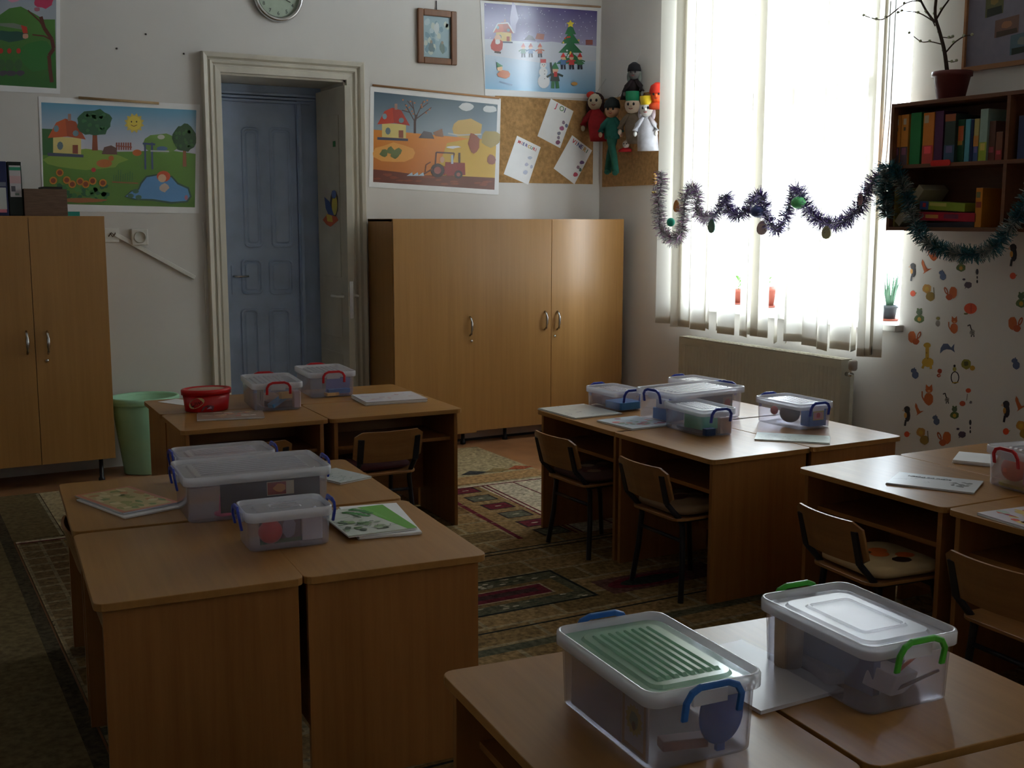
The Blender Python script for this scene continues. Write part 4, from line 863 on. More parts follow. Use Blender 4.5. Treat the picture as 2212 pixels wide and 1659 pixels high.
# one long board behind the autumn poster and the day cards
a = PY(1280, 398, YB); b_ = PY(1075, 205, YB)
MB().box(PY(1075, 300, YB).x-.02, a.x, YB-.0022, YB-.0002, a.z, b_.z-.005).build('cork_board', M_CORK, label='long cork board with the weekday cards on the door wall', cat='board')
a = PX(1303, 398, XW); b_ = PX(1432, 215, XW)
MB().box(XW-.010, XW-.0005, PX(1445, 300, XW).y, a.y, a.z-.02, PX(1303, 215, XW).z).build('cork_board', M_CORK, label='cork board on the window wall behind the puppets', cat='board')
def daycard(label, c4, word, cols, icons, pale=False):
    t = thing('day_card', label, 'card', tuple(PY(*c4[3], YB)), 0, None); o = t.location; YQ = YB-.0035
    pts = [PY(*p, YQ)-o for p in c4]; bk_ = [p+Vector((0, .0008, 0)) for p in pts]
    MB().add(pts+bk_, [(0, 1, 2, 3), (7, 6, 5, 4), (0, 4, 5, 1), (1, 5, 6, 2), (2, 6, 7, 3), (3, 7, 4, 0)]).build('sheet', M_PAPER, t)
    Q = quad_map(c4); P = Print(conv=lambda x, y: PY(x, y, YQ)-o, nrm=(0, -1, 0), step=.00006)
    for (u, v, rx, ry, c) in icons: p = Q(u, v); P.blob(p[0], p[1], rx, ry, rgb(*c), 9, .15, int(u*100))
    P.build('print', t)
    u_ = (pts[1]-pts[0]).normalized(); v_ = (pts[0]-pts[3]).normalized(); W = (pts[1]-pts[0]).length
    sz = .050 if len(word) < 4 else (.042 if len(word) < 7 else .030); AD = {'I': .38, 'J': .66, 'M': .98, 'O': .86}; adv = [sz*AD.get(ch, .74) for ch in word]; x0 = max(.004, (W-sum(adv))/2); base = pts[3]+v_*((pts[0]-pts[3]).length*.85)+Vector((0, -.0006, 0))
    for i, ch in enumerate(word): text(ch, sz, t, base+u_*(x0+sum(adv[:i])), u_, v_, fm(*cols[i % len(cols)]), 'letter', bold=.0008)
CC = [(200, 50, 60), (190, 90, 90), (60, 70, 130), (90, 60, 140), (210, 160, 60), (60, 120, 90)]
daycard('white card with coloured letters JOI on the cork board', [(1190, 213), (1239, 240), (1210, 320), (1161, 294)], 'JOI', [(205, 60, 80), (100, 150, 100), (50, 60, 110)], [(.78, .38, 3.2, 4.5, (150, 130, 150)), (.93, .42, 3.2, 4.5, (110, 120, 150)), (.80, .53, 5, 5, (170, 100, 140)), (.76, .68, 4, 4, (130, 130, 150)), (.8, .78, 3, 4, (140, 130, 150)), (.84, .9, 5, 5, (130, 80, 110)), (.30, .93, 0.1, .1, (220, 200, 90))])
daycard('white card with coloured letters VINERI on the cork board', [(1236, 292), (1279, 325), (1241, 398), (1196, 364)], 'VINERI', CC, [(.86, .42, 5, 4, (120, 90, 140)), (.82, .58, 3.4, 4, (150, 120, 140)), (.94, .6, 3, 4, (90, 120, 110)), (.86, .78, 5, 5, (190, 80, 100))])
daycard('pale glossy card with coloured letters MIERCURI on the cork board', [(1117, 293), (1168, 318), (1141, 399), (1088, 376)], 'MIERCURI', CC, [(.74, .36, 5, 3.5, (175, 180, 200)), (.70, .55, 4, 4, (175, 175, 200)), (.9, .55, 3, 4, (170, 175, 200)), (.75, .74, 5, 5, (170, 175, 200)), (.35, .85, .1, .1, (210, 170, 120))])

# framed picture
c4 = [(903, 23), (984, 29), (981, 139), (901, 133)]
t = thing('framed_picture', 'small brown-framed pale blue picture hanging on the door wall', 'picture', tuple(PY(901, 133, YB)))
o = t.location; a, b_ = PY(901, 136, YB-.002)-o, PY(984, 26, YB-.002)-o; x0, x1, z0, z1 = a.x, b_.x, a.z, b_.z; f_ = .042
fr = MB(); MWF = wood('picture_frame_wood', 2, (.13, .05, .02), (.22, .09, .035), rough=.4)
for (xa, xb, za, zb_) in ((x0, x0+f_, z0, z1), (x1-f_, x1, z0, z1), (x0+f_, x1-f_, z0, z0+f_), (x0+f_, x1-f_, z1-f_, z1)): fr.box(xa, xb, -.025, 0, za, zb_)
fr.build('frame', MWF, t, bevel=.006)
P = Print((x0+f_, -.006, z0+f_), (1, 0, 0), (0, 0, 1), nrm=(0, -1, 0)); w_, h_ = x1-x0-2*f_, z1-z0-2*f_
P.rect(0, 0, w_, h_, rgb(150, 175, 185))
for i in range(30): P.k = 3+i % 4; P.blob(R_.uniform(.02, w_-.02), R_.uniform(.02, h_-.02), .016, .02, rgb(*R_.choice([(120, 150, 165), (175, 195, 200), (100, 130, 140), (190, 200, 190)])), 8, .3, i)
P.k = 9; P.blob(w_*.3, h_*.25, .02, .035, rgb(105, 125, 130), 9, .2, 3); P.blob(w_*.7, h_*.25, .02, .035, rgb(110, 130, 125), 9, .2, 4); P.ell(w_*.3, h_*.38, .009, .011, rgb(150, 140, 125)); P.ell(w_*.7, h_*.38, .009, .011, rgb(150, 140, 125)); P.blob(w_*.5, h_*.7, .018, .04, rgb(195, 205, 205), 9, .2, 5); P.build('print', t)
MB().box(x0+f_, x1-f_, -.0055, -.001, z0+f_, z1-f_).build('backing', M_PAPER, t)
MB().tube([((x0+x1)/2, -.006, z1-.005), ((x0+x1)/2, -.006, z1+.06)], .003, 6).build('hook', M_BLACK, t)

# clock
cc_ = PY(599, -9, YB); R0 = .160
t = thing('wall_clock', 'round silver wall clock cut by the top edge', 'clock', (cc_.x, YB-.001, cc_.z)); RX_ = Matrix.Rotation(math.pi/2, 3, 'X')
MB().lathe([(R0*.98, 0), (R0, .012), (R0*.97, .03), (R0*.90, .036), (R0*.82, .026), (R0*.815, .012)], (0, 0, 0), 48, cap0=False, cap1=False, M=RX_).build('bezel', M_STEEL, t)
MB().lathe([(.001, .011), (R0*.83, .011)], (0, 0, 0), 40, cap0=False, cap1=False, M=RX_).build('dial', fm(176, 190, 172), t)
for i in range(1, 13):
    a_ = math.radians(90-30*i); text(str(i), .032, t, (math.cos(a_)*R0*.66-(.012 if i > 9 else .008), -.0118, math.sin(a_)*R0*.66-.011), (1, 0, 0), (0, 0, 1), M_BLACK, 'numeral')
for ang, ln, wd in ((-24, .085, .004), (50, .06, .006)):
    a_ = math.radians(ang); MB().tube([(0, -.015, 0), (math.cos(a_)*ln, -.015, math.sin(a_)*ln)], wd*.6, 5).build('hand', M_BLACK, t)

# socket, cable duct and cable
p = PY(300, 512, YB); t = thing('wall_socket', 'white surface wall socket left of the door', 'socket', (p.x, YB, p.z))
MB().box(-.048, .048, -.034, 0, -.048, .05).build('housing', M_WHITE, t, bevel=.006, seg=3)
MB().lathe([(.034, .0341), (.036, .038), (.030, .038), (.028, .030), (.001, .030)], (0, 0, 0), 24, M=RX_).build('faceplate', fm(190, 188, 180), t)
MB().lathe([(.001, .0), (.003, .0), (.003, .003)], (-.009, -.031, 0), 8, M=RX_).lathe([(.001, .0), (.003, .0), (.003, .003)], (.009, -.031, 0), 8, M=RX_).build('hole', M_BLACK, t)
p = PY(241, 507, YB); t = thing('junction_box', 'small white junction box with loose wire ends beside the cabinet', 'electrical box', (p.x, YB, p.z))
MB().box(-.045, .04, -.012, 0, -.045, .04).build('cover', M_WHITE, t, bevel=.003)
MB().tube([(-.02, -.013, -.01), (-.005, -.03, .012), (.01, -.03, -.004), (.02, -.015, .01)], .0035, 5).tube([(-.01, -.013, .01), (.0, -.03, -.012), (.015, -.026, .004)], .003, 5).build('wire', fm(90, 70, 55), t)
a, b_ = PY(247, 505, YB-.01), PY(421, 600, YB-.01); d = (b_-a).normalized(); n_ = Vector((-d.z, 0, d.x))
MB().obox((0, 0, 0), d*(b_-a).length/2, n_*.013, (0, .0095, 0)).build('cable_duct', M_WHITE, label='white cable duct running slantwise below the socket', cat='cable duct', loc=tuple((a+b_)/2), bevel=.003)
P0 = [PY(x, y_, YB-.006) for x, y_ in ((438, 480), (441, 510), (445, 540), (443, 570), (441, 600), (444, 640), (447, 700))]; MB().tube([p-P0[0] for p in P0], .0035, 6).build('cable', M_WHITE, label='thin white cable hanging beside the door casing', cat='cable', loc=tuple(P0[0]))
for i, (x, y_, nm) in enumerate(((252, 105, 'dark wall plug hole nearest the spring poster'), (315, 74, 'dark wall plug hole, upper one between poster and clock'), (397, 116, 'dark wall plug hole just above the door casing corner'))):
    p = PY(x, y_, YB); MB().lathe([(.001, 0), (.006, 0), (.005, .004), (.001, .005)], (0, 0, 0), 10, M=RX_).build('wall_plug', fm(70, 65, 62), label=nm, cat='wall plug', loc=(p.x, YB-.0005, p.z))
# butterfly and tape on the open leaf
def on_leaf(x, y): return PX(x, y, XLf-.0075)
o = on_leaf(716, 460)
t = thing('butterfly_decoration', 'blue and yellow paper butterfly stuck on the open cream door leaf', 'decoration', tuple(o))
P = Print(conv=lambda x, y: on_leaf(x, y)-o, nrm=(-1, 0, 0), step=.0006)
P.blob(722, 440, 9, 30, rgb(70, 50, 40), 12, .1, 1); P.ell(723, 443, 6, 22, rgb(200, 185, 60)); P.poly([(701, 425), (712, 435), (722, 465), (712, 468), (704, 450)], rgb(60, 85, 150)); P.ell(722, 420, 5, 9, rgb(70, 95, 160)); P.poly([(698, 475), (708, 462), (728, 468), (732, 476), (715, 490), (706, 485)], rgb(200, 90, 50)); P.poly([(706, 462), (718, 466), (720, 480), (708, 478)], rgb(205, 180, 60)); P.build('print', t)
o = on_leaf(722, 311); MB().box(-.002, 0, -.022, .022, -.018, .018).build('tape_piece', fm(40, 120, 60), label='small green tape piece on the open cream door leaf', cat='tape', loc=tuple(o))

# ================================================================== WINDOW WALL
# radiator
RXf = 4.60; ry0, ry1, rz0, rz1 = 4.555, 5.995, .13, .742
t = thing('radiator', 'long cream panel radiator under the window', 'radiator', (RXf, (ry0+ry1)/2, 0))
fp = MB(); n = 44; loops = []; prof = []
for i in range(n+1):
    yy = ry0+.03+(ry1-ry0-.06)*i/n
    prof += [(yy, 0), (yy+.008, .0035), (yy+.022, .0035)] if i < n else [(yy, 0)]
cyc = (ry0+ry1)/2
L1 = [Vector((-d_, yy-cyc, rz0+.05)) for yy, d_ in prof]; L2 = [Vector((-d_, yy-cyc, rz1-.05)) for yy, d_ in prof]
fp.add(L1+L2, [(i, i+1, len(prof)+i+1, len(prof)+i) for i in range(len(prof)-1)])
fp.box(0, .012, ry0-cyc, ry1-cyc, rz0, rz1-.008); fp.build('front_panel', M_RAD, t, bevel=.003)
MB().box(.07, .078, ry0-cyc, ry1-cyc, rz0, rz1-.008).build('rear_panel', M_RAD, t)
g = MB().box(.0, .08, ry0-cyc, ry1-cyc, rz1-.0075, rz1)
for i in range(36): yy = ry0-cyc+.03+i*.0385; g.box(.02, .06, yy, yy+.02, rz1, rz1+.002)
g.build('top_grille', M_RAD, t); MB().box(.0, .08, ry0-cyc-.003, ry0-cyc, rz0, rz1).build('side_cover', M_RAD, t); MB().box(.0, .08, ry1-cyc, ry1-cyc+.003, rz0, rz1).build('side_cover', M_RAD, t)
MB().tube([(.04, ry0-cyc, .66), (.04, ry0-cyc-.05, .66)], .012).build('valve', M_STEEL, t)
MB().lathe([(.018, 0), (.024, .01), (.024, .05), (.018, .056)], (.04, ry0-cyc-.05, .685), 14).build('valve_head', fm(150, 140, 135), t)
MB().tube([(.04, ry0-cyc-.05, .66), (.04, ry0-cyc-.05, .03)], .009).build('pipe', M_RAD, t)
for yy in (-.6, .6): MB().box(.06, .118, yy-.015, yy+.015, .3, .6).build('bracket', M_RAD, t)

# vertical blind: every slat a part
XB = 4.60; ZB0, ZB1 = .80, 2.98
t = thing('vertical_blind', 'cream vertical fabric blind hanging over the bright window', 'blind', (XB, 5.24, 0))
MB().box(XB-.03-XB, .02, 4.22-5.24, 6.3-5.24, ZB1, ZB1+.04).build('head_rail', M_WHITE, t)
sl = [(1426, 1447), (1443, 1470), (1462, 1492), (1490, 1521), (1517, 1541), (1536, 1557), (1552, 1587), (1590, 1618), (1612, 1642), (1620, 1656), (1667, 1688), (1685, 1709), (1706, 1733), (1730, 1765), (1762, 1796), (1793, 1834), (1837, 1856), (1850, 1880), (1866, 1898), (1871, 1898), (1876, 1897), (1458, 1476)]
for i, (a_, b_) in enumerate(sl):
    ya, yb = PX(a_, 700, XB).y-5.24, PX(b_, 700, XB).y-5.24; dy = ya-yb; dxh = math.sqrt(max(0, .127**2-dy*dy))/2 if dy < .125 else .004
    dxh = min(dxh, .05); sg = 1 if i % 3 else -1; off = (.006 if i % 2 else -.006)
    zb = ZB0+.012*math.sin(i*1.7)+.03*(ya+yb)/2*.5
    s = MB(); m_ = 5; L = []
    for j in range(m_+1):
        u = j/m_; yy = ya+(yb-ya)*u; xx = off+sg*dxh*(1-2*u)+.004*math.sin(math.pi*u)
        L.append((xx, yy))
    V = [(x_, y_, z_) for z_ in (zb, ZB1) for x_, y_ in L]; nn = m_+1
    V2 = [(x_+.0012, y_, z_) for x_, y_, z_ in V]; F = [(j, j+1, nn+j+1, nn+j) for j in range(m_)]
    s.add(V, F, True)
    so = s.build('slat', M_BLIND, t)
    hM = MB().add([(x_+sx2, y_, z_) for sx2 in (-.0015, .0025) for z_ in (zb, zb+.045) for x_, y_ in L], [(j, j+1, nn+j+1, nn+j) for j in range(m_)]+[(2*nn+j, 2*nn+j+1, 3*nn+j+1, 3*nn+j) for j in range(m_)]+[(j, j+1, 2*nn+j+1, 2*nn+j) for j in range(m_)], True).build('hem', M_BLIND, so)
ch = [PX(x, y_, XB-.02)-t.location for x, y_ in ((1936, 0), (1930, 120), (1924, 230), (1916, 330), (1911, 372))]
MB().tube(ch, .0025, 5).tube([p+Vector((0, .035, 0)) for p in ch], .0025, 5).build('pull_chain', fm(150, 150, 145), t)

bl2 = dup(t, (XB, 5.24-5.86, 0), 0, 'cream vertical fabric blind over the added unseen window, outside the picture')  # copy hung over the unseen window added to light the near half
# garlands
def smooth_path(P, n=10):
    out = []
    for i in range(len(P)-1):
        p0, p1, p2, p3 = P[max(i-1, 0)], P[i], P[i+1], P[min(i+2, len(P)-1)]
        for k in range(n):
            t_ = k/n; out.append(.5*((2*p1)+(p2-p0)*t_+(2*p0-5*p1+4*p2-p3)*t_*t_+(3*p1-p0-3*p2+p3)*t_**3))
    return out+[P[-1]]
def garland(label, pts, cols, dens, L=.034, seed=1, band=.05):
    t = thing('tinsel_garland', label, 'garland', tuple(pts[0])); S = smooth_path([p-pts[0] for p in pts]); rn_ = random.Random(seed)
    MB().tube(S, .0035, 5).build('cord', fm(150, 150, 160), t)
    V, F, C = [], [], []; acc = 0; tot = 0
    for a_, b_ in zip(S[:-1], S[1:]):
        seg = (b_-a_).length; d = (b_-a_).normalized() if seg > 0 else Vector((0, 1, 0)); tot += seg; acc += seg*dens
        while acc > 1:
            acc -= 1; p = a_+(b_-a_)*rn_.random(); v = Vector((rn_.gauss(0, 1), rn_.gauss(0, 1), rn_.gauss(0, 1))); v = (v-d*v.dot(d)).normalized()
            v = (v+d*rn_.uniform(-.45, .45)).normalized(); ln = L*rn_.uniform(.55, 1.15); s_ = v.cross(Vector((rn_.random(), rn_.random(), rn_.random()))).normalized()*.0021
            n = len(V); V += [tuple(p-s_), tuple(p+s_), tuple(p+v*ln+s_*.6), tuple(p+v*ln-s_*.6)]; F.append((n, n+1, n+2, n+3))
            c = cols(tot, rn_); C += [(*c, 1)]*4
    me = D.meshes.new('tinsel'); me.from_pydata(V, [], F); me.materials.append(M_TINSEL)
    at = me.color_attributes.new('col', 'FLOAT_COLOR', 'POINT'); at.data.foreach_set('color', np.array(C, dtype=np.float32).ravel())
    o = D.objects.new('tinsel', me); COL.objects.link(o); o.parent = t; o['kind'] = 'stuff'; return t
M_TINSEL = printmat('tinsel_foil', .3, .8); M_TINSEL.node_tree.nodes['Principled BSDF'].inputs['Metallic'].default_value = .35
gp = [(115, 130), (112, 260), (92, 380), (98, 520), (112, 640), (225, 735), (296, 660), (318, 500), (328, 360), (390, 265), (440, 340), (428, 460), (480, 535), (560, 540), (640, 450), (690, 335), (702, 450), (790, 515), (880, 460), (960, 335), (1022, 370), (1052, 520), (1130, 650), (1200, 580), (1248, 430), (1310, 275), (1362, 360), (1440, 500), (1560, 580), (1680, 590), (1800, 520), (1890, 420), (1960, 260), (2060, 150)]
G1 = [PX(1400+x/4.096, 340+y_/4.096, 4.525) for x, y_ in gp]
def gc1(tot, r_):
    if tot < .9: return r_.choice([(.42, .42, .44), (.55, .55, .56), (.30, .30, .32), (.38, .16, .36)])
    if tot < 1.35: return r_.choice([(.42, .42, .44), (.5, .5, .52), (.28, .12, .36)])
    return r_.choice([(.08, .04, .22), (.14, .07, .32), (.06, .06, .12), (.25, .2, .36), (.12, .12, .16)])
garland('silver and purple tinsel garland pinned in loops across the blind', G1, gc1, 2300, .052, 4)
tp = [(1912, 356), (1905, 390), (1908, 430), (1916, 468), (1912, 430), (1914, 385), (1922, 362), (1938, 372), (1950, 400), (1962, 440), (1975, 480), (1990, 510), (2020, 533), (2060, 545), (2105, 549), (2145, 537), (2170, 508), (2195, 475), (2215, 440), (2240, 400)]
G2 = [PX(x, y_, 4.43) for x, y_ in tp]
def gc2(tot, r_):
    return r_.choice([(.03, .14, .19), (.04, .20, .26), (.02, .10, .10)]) if (tot % .17) < .10 else r_.choice([(.30, .32, .30), (.22, .26, .26), (.42, .44, .42), (.05, .14, .15)])
garland('teal and silver tinsel garland draped over the bookshelf corner', G2, gc2, 2300, .048, 9)
# ornaments on the first garland
def orn(kind, x, y, rx, ry, col, label, X=4.50):
    c = PX(x, y, X); rx *= 1.2; ry *= 1.2; col = tuple(min(255, int(v*1.25)) for v in col); sxx = (PX(x+rx, y, X)-PX(x-rx, y, X)).length/2; szz = (PX(x, y-ry, X)-PX(x, y+ry, X)).length/2
    b = MB()
    if kind == 'ball': b.ball((0, 0, 0), sxx*.9, sxx, szz)
    else:
        pts = []
        for i in range(12): a_ = 2*math.pi*i/12; pts.append(Vector((0, -sxx*math.sin(a_)*(1-.25*math.cos(a_)), szz*math.cos(a_))))
        b.loft([[p+Vector((-.003, 0, 0)) for p in pts], [p+Vector((-.006, 0, 0))*1 if 0 else p+Vector((.003, 0, 0)) for p in pts]])
    o = b.build('ornament', fm(*col, .5), label=label, cat='ornament', loc=tuple(c)); return o
orn('leaf', 1461, 445, 5, 11, (165, 115, 60), 'orange paper leaf on the garland, at its left end')
orn('ball', 1449, 480, 5, 8, (30, 140, 120), 'small turquoise bauble inside the first garland loop')
orn('leaf', 1537, 488, 6, 13, (75, 110, 105), 'dark green leaf under the second garland loop')
orn('ball', 1636, 457, 9, 11, (40, 52, 95), 'dark blue bauble on the middle of the garland')
orn('leaf', 1646, 492, 9, 13, (165, 150, 155), 'grey pink paper leaf hanging below the blue bauble')
orn('ball', 1725, 438, 10, 11, (75, 150, 95), 'green bauble at the high point of the garland')
orn('leaf', 1785, 502, 8, 12, (150, 150, 120), 'grey green paper leaf under the long garland swag')
orn('leaf', 1858, 430, 4, 12, (150, 120, 130), 'pinkish paper leaf near the right end of the garland')
# bee toy by the cork board
c = PX(1414, 392, 4.56); t = thing('bee_toy', 'yellow and black striped hanging toy at the left end of the garland', 'toy', tuple(c))
MB().ball((0, 0, .035), .017).build('head', fm(200, 150, 60), t); bd = MB().ball((0, 0, 0), .016, .018, .026).build('body', fm(205, 150, 50), t)
for z_ in (-.010, .002, .012): MB().lathe([(.0165, -.002), (.0185, 0), (.0165, .002)], (0, 0, z_), 14, cap0=False, cap1=False).build('stripe', M_BLACK, bd)
for s_ in (-1, 1): MB().tube([(0, s_*.008, -.02), (0, s_*.011, -.065)], .003, 5).build('leg', M_BLACK, t); MB().ball((-.004, s_*.012, -.07), .008, .01, .005).build('shoe', fm(210, 180, 60), t)

# pots on the sill
def pot(label, y, x=4.92, r=.055, h=.10, mat=M_TERRA, kind='leaf', z=WZ0+.0025, n=7):
    t = thing('potted_plant', label, 'plant', (x, y, z))
    MB().lathe([(r*1.15, 0), (r*1.3, .012), (r*1.25, .012), (r*1.1, .004), (.001, .004)], (0, 0, 0), 20).build('saucer', M_TERRA, t)
    MB().lathe([(r*.75, .005), (r*.98, h*.82), (r*1.12, h*.82), (r*1.12, h), (r*1.0, h), (r*.95, h-.012), (.001, h-.012)], (0, 0, 0), 20).build('pot', mat, t)
    st = random.Random(int(y*100))
    if kind == 'spike':
        for i in range(14):
            a_ = i*2.4; d = Vector((math.cos(a_), math.sin(a_), 0)); P_ = [d*.01+Vector((0, 0, h-.01)), d*.03+Vector((0, 0, h+.08)), d*(.035+.02*st.random())+Vector((0, 0, h+.14+.07*st.random()))]
            MB().tube(P_, [.008, .006, .001], 5).build('leaf', pm('spiky_leaf', (.06, .13, .08), .5, .4, noise=.3, nscale=30), t)
    else:
        MB().tube([(0, 0, h-.01), (.0, .004, h+.08)], .003, 5).build('stem', M_LEAFG, t)
        for i in range(n):
            a_ = i*2.4; d = Vector((math.cos(a_), math.sin(a_), 0)); b0 = Vector((0, 0, h+.01+.012*i)); e_ = b0+d*.05+Vector((0, 0, .035)); sd = Vector((-d.y, d.x, 0))*.016; mid = (b0+e_)/2+Vector((0, 0, .01))
            MB().add([b0, mid+sd, e_, mid-sd, b0-Vector((0, 0, .001)), mid+sd-Vector((0, 0, .001)), e_-Vector((0, 0, .001)), mid-sd-Vector((0, 0, .001))], [(0, 1, 2, 3), (7, 6, 5, 4), (0, 4, 5, 1), (1, 5, 6, 2), (2, 6, 7, 3), (3, 7, 4, 0)]).build('leaf', M_LEAFG, t)
    return t
pot('terracotta pot with a light green plant seen through the blind gap', 5.53, r=.058, h=.125)
pot('terracotta pot hidden behind the left part of the blind', 5.80, r=.045, h=.10)
pot('black pot with spiky dark green leaves at the right end of the sill', 4.46, x=4.85, r=.04, h=.085, mat=pm('black_pot', (.02, .025, .03), .5, .4, noise=.1, nscale=20), kind='spike')

# ---------------- bookshelf
SX = 4.47; sy1, sy0, sz0, sz1, szm = 4.16, 2.85, 1.446, 2.066, 1.758; yd = 3.485
t = thing('wall_bookshelf', 'dark wooden wall bookshelf with two rows of compartments', 'bookshelf', (XW, (sy0+sy1)/2, sz0))
oy = (sy0+sy1)/2; B_ = lambda x0, x1, y0, y1, z0, z1: MB().box(x0-XW, x1-XW, y0-oy, y1-oy, z0-sz0, z1-sz0)
B_(SX, XW-.001, sy0, sy1, sz1-.018, sz1).build('top_board', M_SHELF, t, bevel=.001); B_(SX, XW-.001, sy0, sy1, sz0, sz0+.018).build('bottom_board', M_SHELF, t, bevel=.001)
B_(SX, XW-.001, sy1-.018, sy1, sz0+.018, sz1-.018).build('side_board', M_SHELF, t); B_(SX, XW-.001, sy0, sy0+.018, sz0+.018, sz1-.018).build('side_board', M_SHELF, t)
B_(SX+.002, XW-.001, yd-.009, yd+.009, sz0+.018, sz1-.018).build('divider', M_SHELF, t)
B_(SX+.002, XW-.008, yd+.009, sy1-.018, szm-.009, szm+.009).build('shelf', M_SHELF, t); B_(SX+.002, XW-.008, sy0+.018, yd-.009, szm-.009, szm+.009).build('shelf', M_SHELF, t)
B_(XW-.007, XW-.001, sy0, sy1, sz0, sz1).build('back_board', M_SHELF, t)
def book(label, x0, x1, ytop, col, col2=None, z0=szm+.0095, dep=.17, inset=.03, name='book', cat='book', dec=None):
    """px extent of the spine"""
    ya, yb = PX(x0, 350, SX+inset).y, PX(x1, 350, SX+inset).y; h = PX((x0+x1)/2, ytop, SX+inset).z-z0
    t = thing(name, label, cat, (SX+inset, (ya+yb)/2, z0+.0005), 0); w = abs(ya-yb)-.0015
    h = min(h, sz1-.022-z0 if z0 > szm-.02 else 9)
    MB().box(0, dep, -w/2, w/2, 0, h).build('cover', fm(*col), t, bevel=.0015)
    MB().box(.004, dep-.004, -w/2+.002, w/2-.002, .003, h+.0004).build('pages', M_PAPER, t)
    P = Print((-.0002, w/2, 0), (0, -1, 0), (0, 0, 1), nrm=(-1, 0, 0))
    if col2: P.rect(0, 0, w, h*.36, rgb(*col2)); P.rect(w*.2, h*.2, w*.8, h*.34, rgb(min(255, col2[0]+60), col2[1]+20, min(255, col2[2]+40)))
    for (u0, v0, u1, v1, c) in (dec or []): P.rect(w*u0, h*v0, w*u1, h*v1, rgb(*c))
    if P.f: P.build('spine_print', t)
    return t
sym = [(.3, .80, .7, .92, (190, 175, 150)), (.35, .68, .65, .75, (90, 80, 60))]
book('orange book at the left end of the upper shelf', 1928, 1942, 250, (205, 130, 50), (70, 60, 65), dec=sym)
book('orange book second from the left end of the upper shelf', 1943, 1959, 248, (210, 135, 50), (85, 60, 70), dec=sym)
book('green book on the upper shelf between two orange books', 1963, 1986, 244, (35, 130, 70))
book('orange and red book right of the green one', 1990, 2014, 244, (215, 130, 45), (200, 70, 60), dec=[(.1, .80, .5, .95, (200, 180, 150))])
book('purple book on the upper shelf', 2015, 2034, 240, (85, 35, 80))
book('dark picture board book in front of the purple book', 2037, 2060, 247, (45, 60, 55), (50, 80, 110), inset=.012, dec=[(.0, .85, 1, 1, (150, 80, 40))])
book('green book with an orange figure on the spine', 2063, 2080, 259, (25, 75, 50), dec=[(.2, .5, .9, .85, (200, 95, 45)), (.2, .4, .8, .5, (190, 140, 50))])
book('light blue thin book on the upper shelf', 2081, 2092, 258, (90, 165, 185))
book('dark blue thin book on the upper shelf', 2093, 2099, 259, (35, 50, 95))
book('cream and orange book on the upper shelf', 2100, 2111, 257, (190, 175, 110), (60, 90, 140), dec=[(0, .35, 1, .6, (205, 140, 60))])
book('tall grey green book on the upper shelf', 2112, 2129, 236, (150, 175, 165), (150, 170, 50), inset=.015)
book('brown picture book leaning beside the tall grey green one', 2131, 2147, 262, (110, 75, 65), (120, 60, 50))
book('reddish brown book next to the shelf divider', 2148, 2163, 285, (130, 85, 65), (150, 50, 45))
zl = sz0+.0185
book('cream box with small dark lettering at the left end of the lower shelf', 1924, 1931, 395, (170, 160, 130), z0=zl, name='game_box', cat='box', dec=[(.3, .15+.08*i, .7, .19+.08*i, (60, 50, 45)) for i in range(6)])
book('yellowish thin book on the lower shelf', 1933, 1939, 405, (165, 150, 80), z0=zl)
def leaning(label, p0, p1, th, col, name='game_box', cat='box', inset=.03, dep=.18, deco=None):
    """long box in the plane of the shelf front, from px p0 to px p1"""
    a_, b_ = PX(*p0, SX+inset), PX(*p1, SX+inset); d = b_-a_; L = d.length; d.normalize(); n = Vector((1, 0, 0)).cross(d).normalized()
    if n.z < 0: n = -n
    t = thing(name, label, cat, tuple(a_)); MB().obox(d*L/2+n*th/2+Vector((dep/2, 0, 0)), d*L/2, n*th/2, (dep/2, 0, 0)).build('box', fm(*col), t, bevel=.002)
    P = Print((-.0003, 0, 0), d, n, nrm=(-1, 0, 0))
    for (u0, v0, u1, v1, c) in (deco or []): P.rect(L*u0, th*v0, L*u1, th*v1, rgb(*c))
    if P.f: P.build('print', t)
    return t
leaning('white box leaning diagonally on the lower shelf', (1942, 489), (1996, 410), .042, (165, 155, 130), deco=[(.3, .3, .36, .7, (70, 60, 55)), (.45, .25, .5, .7, (70, 60, 55)), (.6, .3, .75, .6, (90, 80, 70))])
leaning('dark game box at the bottom of the lower shelf pile', (1990, 494), (2104, 492), .028, (45, 42, 55))
leaning('red game box lying on the lower shelf', (1984, 476), (2108, 480), .042, (165, 20, 45), deco=[(.12, .3, .35, .7, (190, 130, 60)), (.45, .3, .7, .8, (120, 40, 70))])
leaning('lime green game box with a blue end lying on the red one', (1986, 452), (2083, 458), .040, (135, 155, 45), deco=[(0, 0, .2, 1, (60, 85, 140)), (.07, .3, .14, .8, (210, 60, 70)), (.22, .5, .6, .9, (190, 180, 90))])
book('orange box standing at the right of the lower shelf pile', 2112, 2127, 406, (205, 130, 35), z0=zl, name='game_box', cat='box', dec=[(.1, .5, .9, .65, (150, 60, 40)), (.1, .75, .7, .9, (120, 120, 80))])
book('dark blue book in the upper right compartment', 2195, 2215, 250, (60, 70, 110))
p = PX(2032, 352, SX-.003); MB().loft([[Vector((0, q_.x, q_.y)) for q_ in rr(.115, .028, .012, 0)], [Vector((-.004, q_.x, q_.y)) for q_ in rr(.115, .028, .012, 0)]]).build('tape_piece', fm(205, 30, 28), label='bright red sticker on the middle shelf edge', cat='sticker', loc=tuple(p))
